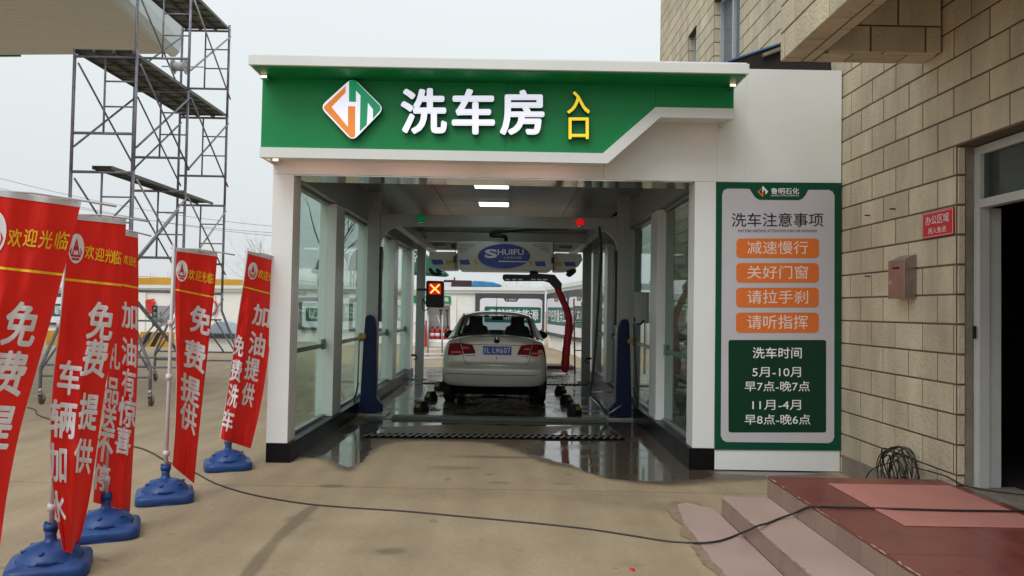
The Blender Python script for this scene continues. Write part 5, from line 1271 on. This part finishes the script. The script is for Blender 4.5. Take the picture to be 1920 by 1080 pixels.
prof = [(.05, 0), (-.06, .0), (-.16, .10), (-.20, .35), (-.20, .7), (-.15, .98), (-.02, 1.05), (.05, 1.0)]
mb = MB(); V = []
for b in (-.2, 12):
    V += [cv(a, b, HC+z) for a, z in prof]
k = len(prof); mb.add(V, [(i, (i+1) % k, k+(i+1) % k, k+i) for i in range(k)]+[tuple(range(k)), tuple(range(k, 2*k))[::-1]]); mb.build('fascia', 'fasciaw', fc)
c0 = at(247, -14, 12.0); pl = cv(-.212, 3.2, HC+.42)
u_ = Vector((dr.x, dr.y, 0)).normalized(); n_ = Vector((-dl.x, -dl.y, 0)).normalized(); mb = MB()
mb.prism([pl+u_*.55*math.cos(a*math.pi/12)+Vector((0,0,.42*math.sin(a*math.pi/12))) for a in range(24)], n_*.05); mb.build('roundel', 'green', fc)
MB().prism([cv(3.5,-.06,HC-.01), cv(26,-.06,HC-.01), cv(26,-.10,HC+.9), cv(3.5,-.10,HC+.9)], (dr.x*-.05, dr.y*-.05, 0)).build('rear_fascia', 'green', fc)
for a, b in ((6, 4.5), (14, 4.5)):
    p = cv(a, b, 0); MB().box((p.x-.25, p.y-.25, 0), (p.x+.25, p.y+.25, HC-.002)).build('pillar', 'white2', fc)

# ------------------------------------------------------------------ perimeter walls and boards
def wall_seg(name, A_, B_, za, zb2, label, pil=3.0, capd=.14):
    A_, B_ = Vector((*A_, 0)), Vector((*B_, 0)); d = (B_-A_); Ln = d.length; d.normalize(); s = Vector((d.y, -d.x, 0))   # s faces the camera side
    if s.y > 0: s = -s
    t = thing(name, tuple((A_+B_)/2), label, 'wall', None)
    def P(u, o, z): return A_+d*u+s*o+Vector((0,0,z))
    def slab(u0, u1, o0, o1, z0f, z1f):
        V = [P(u0,o0,z0f(u0)),P(u1,o0,z0f(u1)),P(u1,o1,z0f(u1)),P(u0,o1,z0f(u0)),P(u0,o0,z1f(u0)),P(u1,o0,z1f(u1)),P(u1,o1,z1f(u1)),P(u0,o1,z1f(u0))]
        return V, [(0,3,2,1),(4,5,6,7),(0,1,5,4),(1,2,6,5),(2,3,7,6),(3,0,4,7)]
    top = lambda u: za+(zb2-za)*u/Ln
    mb = MB().add(*slab(0, Ln, -.12, .0, lambda u: 0, lambda u: top(u)-.25)); u = .3
    while u < Ln: mb.add(*slab(u, min(u+.35, Ln), .001, .07, lambda u: 0, lambda u: top(u)-.252)); u += pil
    mb.build('wall_face', 'white2', t)
    MB().add(*slab(-.02, Ln+.02, -.2, .12, lambda u: top(u)-.25, lambda u: top(u)-.14)).add(*slab(-.02, Ln+.02, -.16, .2, lambda u: top(u)-.139, top)).build('coping', 'white', t)
    return P, d, s, Ln
C0 = (-22.0, 33.0); C1 = (1.45, 31.5); C2 = (4.6, 12.0)
PB, dB, sB, LB = wall_seg('perimeter_wall', C0, C1, 2.20, 2.42, 'long white rendered boundary wall at the back of the forecourt')
PR, dR, sR, LR = wall_seg('perimeter_wall', (1.62, 31.2), (2.95, 19.5), 2.42, 2.46, 'white boundary wall turning towards the wash bay on the right', capd=.14)
M_board = 0
def hoarding(name, P, u0, u1, z0, z1, d, s, txt, label, logo=True, o=.10):
    c = P((u0+u1)/2, o, z0); t = thing(name, tuple(c), label, 'hoarding', 'printed hoardings on the boundary wall')
    def Q(a, b, l): return P(u0+(u1-u0)*a, o+l, z0+(z1-z0)*b)
    n = s
    MB().prism([Q(0,0,0),Q(1,0,0),Q(1,1,0),Q(0,1,0)], n*.03).build('frame', 'grey', t)
    asp = (u1-u0)/(z1-z0)
    mb = MB(); pts = rrect(.09/asp, .08, 1-.05/asp, .88, .05, 4)
    mb.prism([Q(a, b, .032) for a, b in rrect(.0, 0, 1, 1, .08, 4) for a, b in [(.12/asp+a*(1-.17/asp), .08+b*.80)]], n*.004).build('face', 'board', t)
    MB().prism([Q(a, b, .037) for a, b in rounded([(.24/asp,.27),(1-.08/asp,.27),(1-.08/asp,.67),(.24/asp,.67)], .06)], n*.003).build('green_band', 'teal', t)
    mb = MB(); a0 = .34/asp; put_text(mb, txt, Q(a0,.335,.043), Q(1-.14/asp,.335,.043), Q(a0,.61,.043), bold=.015)
    mb.build('board_text', 'wink', t)
    if logo:
        MB().prism([Q(a, b, .037) for a, b in ((.40,.90),(.64,.90),(.60,.80),(.44,.80))], n*.003).build('logo_tab', 'grey', t)
        mb = MB(); put_text(mb, '鲁明石化', Q(.49,.825,.043), Q(.595,.825,.043), Q(.49,.875,.043)); mb.build('logo_text', 'wink', t)
        MB().prism([Q(a, b, .042) for a, b in ((.462,.88),(.478,.85),(.462,.82),(.446,.85))], n*.002).build('logo_mark', 'orange', t)
def u_of(px, Pf, Ln):
    lo, hi = 0, Ln
    for _ in range(40):
        mdl = (lo+hi)/2; q = ROT.transposed() @ (Pf(mdl, .1, 1.5)-CAM); x = 960+F*q.x/-q.z
        if (x < px): lo = mdl
        else: hi = mdl
    return lo
ua, ub = u_of(891, PB, LB), LB-.02
hoarding('hoarding', PB, ua, ub, .52, 2.14, dB, sB, '奉献清洁能源', 'grey framed hoarding with large white writing on green band directly behind the car')
hoarding('hoarding', PR, .05, 4.6, .5, 2.15, dR, sR, '严把质量关口', 'first hoarding on the angled wall right of the car')
hoarding('hoarding', PR, 4.7, 8.4, .5, 2.15, dR, sR, '烟火不入站区', 'second hoarding on the angled wall, nearest to the wash bay')
for k, (a, b, tx, lb) in enumerate(((560, 640, '以人为本', 'hoarding seen through the first left glass panel'), (655, 740, '安全第一', 'hoarding seen through the middle left glass panels'), (85, 128, '站区严禁', 'hoarding seen in the gap behind the left banner flags'))):
    hoarding('hoarding', PB, u_of(a, PB, LB), u_of(b, PB, LB), .5, 1.85, dB, sB, tx, lb, logo=False)
# red circle characters on wall, green no-fire sign, white recycling sign, striped blocks
def wt(px, py, o=.08):
    u = u_of(px, PB, LB); q = PB(u, o, 0); return at(px, py, q.y)
mb = MB(); a = wt(274, 590); put_text(mb, '重', wt(272,588), wt(292,588), wt(272,560), off=.03); 
tag(mb.build('wall_lettering', 'redsign'), 'large red painted character on the white wall by the scaffold', 'lettering')
ring = [wt(398+9*math.cos(t*math.pi/12), 577+13*math.sin(t*math.pi/12)) for t in range(25)]
tag(MB().tube(ring, .035, 6).build('wall_roundel', 'redsign'), 'red ring painted on the white wall between two banner flags', 'roundel')
gs = thing('fire_sign', tuple(at(295, 612, 20)), 'green and white no fire notice tied to the scaffold', 'sign')
YG = 15.2
mb = MB(); ppoly(mb, [(285,573),(295,573),(295,611),(285,611)], YG, .02); mb.build('green_strip', 'green_dk', gs)
mb = MB(); ppoly(mb, [(295.3,573),(318,574),(318,611),(295.3,611)], YG, .02); mb.build('white_sheet', 'board', gs)
mb = MB()
for i, ch in enumerate('严禁烟火'): ptext(mb, ch, 287, 576+i*9, 293.5, 583.5+i*9, YG-.003)
mb.build('sign_text', 'wink', gs)
mb = MB(); 
for cy in (588, 596, 602): mb.tube([at(303+3.4*math.cos(t*math.pi/6), cy+3*math.sin(t*math.pi/6), YG-.004) for t in range(10)], .008, 5)
mb.build('symbol', 'green', gs)
for k, (x0, x1, y0, y1) in enumerate(((262, 316, 623, 648), (86, 108, 620, 645))):
    Y = 26.5; a = at(x0, y1, Y); b = at(x1, y0, Y)
    t = thing('striped_kerb', (a.x, Y, 0), ('wider' if k == 0 else 'narrower')+' yellow and black striped block at the foot of the white wall', 'barrier', 'striped blocks at the wall')
    MB().box((a.x, Y, 0), (b.x, Y+.5, b.z)).build('block', 'yellow', t)
    mb = MB(); x = a.x+.02
    while x+.42 < b.x: mb.prism([(x, Y-.004, .01), (x+.16, Y-.004, .01), (x+.40, Y-.004, b.z-.01), (x+.24, Y-.004, b.z-.01)], (0,.003,0)); x += .33
    mb.build('stripe_marking', 'rub', t)
# yellow crane boom beyond the wall
bo = thing('crane_boom', (-14, 36, 2.3), 'yellow machinery boom showing above the white wall on the left', 'crane')
a = at(252, 543, 36); b = at(470, 545, 36)
MB().box((a.x, 35.7, a.z), (b.x, 36.3, a.z+.55)).box((a.x, 35.8, 1.0), (a.x+.3, 36.1, a.z)).box((b.x-.3, 35.8, .0), (b.x, 36.1, a.z)).build('boom', 'yellow', bo)
mb = MB()
for px in (268, 280, 292, 300, 312): p = at(px, 525, 35.9); mb.box((p.x-.12, 35.8, p.z-.15), (p.x+.08+random.random()*.2, 36.1, p.z+.12*random.random()))
mb.tube([at(262,518,36), at(455,532,36)], .02, 6); mb.build('fittings', 'yellow', bo)
# pale covered car, far left mid
pc = thing('covered_heap', tuple(at(412, 634, 24)), 'low pale blue covered heap with dark beam beside the scaffold', 'heap')
MB().prism([at(x, y, 24) for x, y in ((392,628),(396,610),(412,602),(424,606),(436,622),(440,628))], (0, .8, 0)).build('cover', 'pale', pc)
mb = MB(); a = at(390,634,23.9); b = at(442,626,23.9); mb.box((a.x,23.8,a.z),(b.x,23.9,b.z)); mb.build('beam', 'grey', pc)
MB().box((a.x, 23.91, .0), (b.x, 24.9, a.z+.02)).build('kerb', 'white2', pc)
# power lines
for (a, b, lb) in (((-60, 318), (520, 425), 'thin overhead power line above the flags, highest'), ((-60, 336), (520, 443), 'thin overhead power line above the flags, middle'), ((-60, 345), (520, 437), 'thin overhead power line above the flags, lowest on the left')):
    A_, B_ = at(*a, 60), at(*b, 60); tag(MB().tube([A_*(1-t)+B_*t-Vector((0,0,.6*4*t*(1-t))) for t in [k/12 for k in range(13)]], .02, 5).build('power_line', 'wire'), lb, 'power line', 'overhead power lines')

# awnings beyond the wall, seen through the left glass
def vault(px0, px1, y0, y1, Y, dep, label):
    a = at(px0, y1, Y); b = at(px1, y1, Y); zt_ = at((px0+px1)/2, y0, Y).z; cx = (a.x+b.x)/2; hw = (b.x-a.x)/2
    t = thing('vaulted_awning', (cx, Y, 0), label, 'awning', 'green vaulted awnings beyond the wall')
    f = lambda u, v: Vector((cx-hw*math.cos(math.pi*u), Y+dep*v, a.z+(zt_-a.z)*math.sin(math.pi*u)**.8+.15*v))
    MB().grid(f, 16, 3).build('cloth', 'awn', t, solid=.02)
    MB().tube([f(k/16, 0)+Vector((0,-.02,0)) for k in range(17)], .035, 6).build('edge_tube', 'white', t)
    MB().box((a.x, Y, 0), (a.x+.1, Y+.1, a.z)).box((b.x-.1, Y, 0), (b.x, Y+.1, a.z)).build('post', 'white', t)
vault(592, 650, 473, 505, 38, 3, 'green vaulted awning beyond the wall, leftmost of the three')
vault(652, 700, 465, 508, 37.8, 3, 'green vaulted awning beyond the wall, middle of the three')
vault(704, 768, 462, 506, 38, 3, 'green vaulted awning beyond the wall, rightmost of the three')
tw = thing('stall_awning', tuple(at(800, 515, 34)), 'dark green scalloped awning above the wall left of the wash machine', 'awning')
a = at(762, 505, 34); b = at(836, 512, 34); mb = MB()
mb.prism([at(762,468,34), at(790,470,34), at(836,512,34), at(830,516,34), at(762,512,34)], (0, 2, 0)); mb.build('cloth', 'awn', tw)
mb = MB()
for k in range(10): mb.lathe([(0,-.02),(.11,-.02),(.11,.02),(0,.02)], at(768+k*7.2, 508+k*.6, 33.97), 12, 0, 'y')
mb.build('scallops', 'awn', tw)
mb = MB(); ptext(mb, '石化', 771, 474, 789, 492, 33.97, off=.02); mb.build('awning_text', 'wink', tw)
tg = thing('tarp_bundle', tuple(at(910, 538, 33)), 'bright blue tarpaulin bundle lying above the white wall', 'tarpaulin')
MB().prism([at(x, y, 33) for x, y in ((884,538),(886,526),(905,527),(925,529),(938,533),(942,536),(930,539))], (0,.7,0)).build('bundle', 'tarp', tg, bevel=.05)
MB().box((at(886,538,33).x, 33.1, 0), (at(892,538,33).x, 33.5, at(886,538,33).z)).box((at(930,538,33).x, 33.1, 0), (at(936,538,33).x, 33.5, at(936,537,33).z)).build('trestle', 'maroon', tg)
tm = MB(); a = at(846,537,33.6); b = at(884,526,33.6); tm.box((a.x,33.6,a.z-.1),(b.x,34.2,b.z)); tm.box((a.x,33.6,0),(a.x+.2,34.2,a.z-.1)); tm.tube([at(832,527,33.7), at(850,527,33.7)], .06, 6).tube([at(852,520,33.7), at(853,537,33.7)], .04, 6)
tag(tm.build('trailer_bed', 'maroon'), 'dark maroon trailer bed above the wall beside the blue bundle', 'trailer')

# fire point
YK = 30.2
fp_ = thing('fire_cabinet', tuple(at(822, 640, YK)), 'white fire point cabinet with green sign board behind the car', 'cabinet')
def kb(name, m, mb): return mb.build(name, m, fp_)
def kbox(x0, y0, x1, y1, Y, d, mb=None): return pbox(x0, y0, x1, y1, Y, d, 0, mb)
mb = kbox(775, 556, 801, 640, YK, .6); kbox(844, 556, 856, 640, YK, .6, mb); kbox(801.2, 556, 843.8, 572, YK, .6, mb); kbox(801.2, 637, 843.8, 642, YK, .6, mb); kb('cabinet', 'white2', mb)
kb('base', 'white', MB().box((at(770,640,YK).x, YK-.2, 0), (at(860,640,YK).x, YK+.7, at(800,642.5,YK).z)))
kb('back_board', 'steel', kbox(801, 572, 844, 637, YK+.5, .05)); kb('shelf', 'white', kbox(775, 603, 787, 604.5, YK-.05, .05))
kb('sign_board', 'green', kbox(774, 555, 845, 568, YK-.06, .04)); mb = MB(); ptext(mb, '消防器材箱', 782, 557.5, 841, 565.5, YK-.066, off=.01); kb('sign_text', 'wink', mb)
ex = None
for k, px in enumerate((810.5, 820, 831, 840)):
    p = at(px, 636.8, YK+.25)
    if ex is None:
        ex = thing('fire_extinguisher', p, '', 'fire extinguisher', 'fire extinguishers in the cabinet')
        o = MB().lathe([(0,0),(.09,0),(.095,.02),(.095,.36),(.07,.42),(.03,.45),(0,.45)], (0,0,0), 14).build('cylinder', 'ext'); o.parent = ex
        o = MB().lathe([(0,.45),(.025,.45),(.025,.52),(0,.52)], (0,0,0), 8).bar((0,0,.5), (.09,0,.53), .02).tube([(-.02,0,.5),(-.11,-.02,.4),(-.11,-.02,.2)], .012, 6).build('valve', 'rub'); o.parent = ex
        o = MB().lathe([(.097,.14),(.097,.26)], (0,0,0), 14).build('label_band', 'wink'); o.parent = ex; x = ex
    else: x = copy_tree(ex, p)
    x['label'] = 'red fire extinguisher in the white cabinet, %s from the left' % ('first', 'second', 'third', 'fourth')[k]
for k, (x0, x1) in enumerate(((826, 828), (838, 838.5))):
    a = at(x0, 584, YK+.42); b = at(x1, 618, YK+.42)
    t = thing('fire_shovel', tuple(b), 'red fire shovel hung at the %s of the white cabinet' % ('middle' if k == 0 else 'right side'), 'shovel', 'shovels in the fire cabinet')
    MB().tube([a, b], .018, 6).tube([a+Vector((-.06,0,.06)), a+Vector((.06,0,.06))], .015, 6).tube([a, a+Vector((-.06,0,.06))], .012, 6).tube([a, a+Vector((.06,0,.06))], .012, 6).build('handle', 'maroon', t)
    MB().box((b.x-.10, b.y-.01, b.z-.28), (b.x+.10, b.y+.02, b.z)).build('blade', 'ext', t)
p = at(794, 613, YK-.4)
tag(MB().box((p.x-.16, YK-.5, 0), (p.x+.16, YK-.25, p.z)).box((p.x-.14, YK-.5, p.z), (p.x+.14, YK-.25, p.z+.25)).build('red_bin', 'ext', bevel=.02), 'red bin standing in front of the white fire cabinet', 'bin')

# step ladder beyond the bay, pallet of mats, low white rails
ld = thing('step_ladder', tuple(gr(1078, 702)), 'rusty steel step ladder standing outside the far end of the bay', 'ladder')
YD = 18.4
MB().tube([at(1078,702,YD), at(1076,560,YD)], .022, 6).tube([at(1092,700,YD), at(1091,566,YD)], .022, 6).build('rail', 'rust', ld)
mb = MB()
for y in (575, 600, 605, 634, 657): mb.tube([at(1077,y,YD), at(1091,y,YD)], .016, 6)
mb.build('rung', 'rust', ld); MB().tube([at(1077,600,YD), at(1068,650,YD+.5)], .018, 6).tube([at(1077,604,YD), at(1084,575,YD+.3)], .012, 6).build('brace', 'rust', ld)
ms = thing('mat_stack', tuple(gr(1045, 690)), 'low stack of brown red rolled hoses to the right of the car', 'stack')
for k in range(3):
    a = gr(1026, 689-k*0, .04+.09*k); b = gr(1062, 690, .04+.09*k); MB().box((a.x, a.y, .005+.09*k), (b.x+.2-.1*k, a.y+.7, .085+.09*k)).build('layer', 'maroon' if k != 1 else 'rust', ms, bevel=.02)
for (p, q, lb) in (((782,664),(836,664),'middle of the three'), ((782,672),(836,672),'nearest of the three'), ((800,655),(860,655),'farthest of the three')):
    a, b = gr(*p, .15), gr(*q, .15); tag(MB().tube([Vector((a.x, a.y, 0)), a, a+(b-a)*.001, b, Vector((b.x, b.y, 0))], .03, 6).build('low_rail', 'pole'), 'low white pipe rail on the wet ground left of the car, '+lb, 'rail', 'low white pipe rails')
for (xa, xb, lb) in ((802, 808, 'left'), (829, 832, 'right')):
    a = gr(xa, 668); tag(MB().tube([a, at(xa+.5, 590, a.y)], .03, 6).tube([at(xa+.5, 625, a.y), at(xa-9, 590, a.y+.1)], .022, 6).build('pipe_prop', 'steel'), 'slim grey pipe prop in front of the fire cabinet, %s one' % lb, 'prop')
tag(MB().prism([gr(1180,1068,.004), gr(1186,1066,.012), gr(1191,1069,.006), gr(1188,1072,.004)], (0,0,.006)).build('litter_scrap', 'redsign'), 'tiny red scrap of litter on the bare concrete', 'litter')

# ------------------------------------------------------------------ trees
def bare_tree(px, top_py, Y, seed, label, m='bark', group=None, depth=6):
    rnd = random.Random(seed); b = at(px, 560, Y); base = Vector((b.x, Y, 0)); H = at(px, top_py, Y).z
    t = thing('bare_tree', tuple(base), label, 'tree', group); trunk = MB(); crown = MB()
    def br(p, d, ln, r, lv):
        pts = [p]; q = p.copy(); dd = d.copy(); rs = [r]
        for k in range(4):
            dd = (dd+Vector((rnd.gauss(0,.10), rnd.gauss(0,.10), rnd.gauss(.03,.06)))).normalized(); q = q+dd*ln/4; pts.append(q.copy()); rs.append(r*(1-.14*(k+1)))
        (trunk if lv == 0 else crown).tube(pts, rs, 6 if lv < 2 else 4, cap=False)
        if lv < depth:
            nchild = 3 if lv < 3 else 2
            for c_ in range(nchild+(lv == 0)*3):
                i = rnd.randint(1 if lv else 2, 4); ang = rnd.uniform(.35, .85); az = rnd.uniform(0, 6.28)
                a = dd.orthogonal().normalized(); e_ = dd.cross(a); nd = (dd*math.cos(ang)+(a*math.cos(az)+e_*math.sin(az))*math.sin(ang)).normalized()
                br(pts[i], nd, ln*rnd.uniform(.55, .78), rs[i]*.62, lv+1)
    br(base, Vector((.03,0,1)), H*.62, H*.026, 0)
    trunk.build('trunk', M[m], t, fixn=False); crown.build('crown', M[m], t, fixn=False)
bare_tree(590, 372, 38, 21, 'bare leafless tree seen through the first left glass panel', depth=5)
bare_tree(650, 430, 46, 8, 'smaller bare tree seen through the second left glass panel', depth=5)
bare_tree(497, 455, 60, 12, 'faint bare tree beside the left column top', depth=5, m='far')
# distant line of trees
tl = MB(); rnd = random.Random(2)
for k in range(420):
    x = -160+320*k/420; h = rnd.uniform(4, 9); p = Vector((x+rnd.uniform(-1,1), 190+rnd.uniform(-15,15), 0))
    tl.tube([p, p+Vector((rnd.uniform(-.5,.5),0,h*.6)), p+Vector((rnd.uniform(-1,1),0,h))], [.16,.1,.03], 4, cap=False)
    for _ in range(7):
        z = h*rnd.uniform(.3,.9); s = p+Vector((0,0,z)); tl.tube([s, s+Vector((rnd.uniform(-1.6,1.6),0,rnd.uniform(.5,2)))], [.07,.02], 3, cap=False)
tag(tl.build('far_treeline', 'far', fixn=False), 'pale line of bare trees on the horizon', 'trees', kind='stuff')
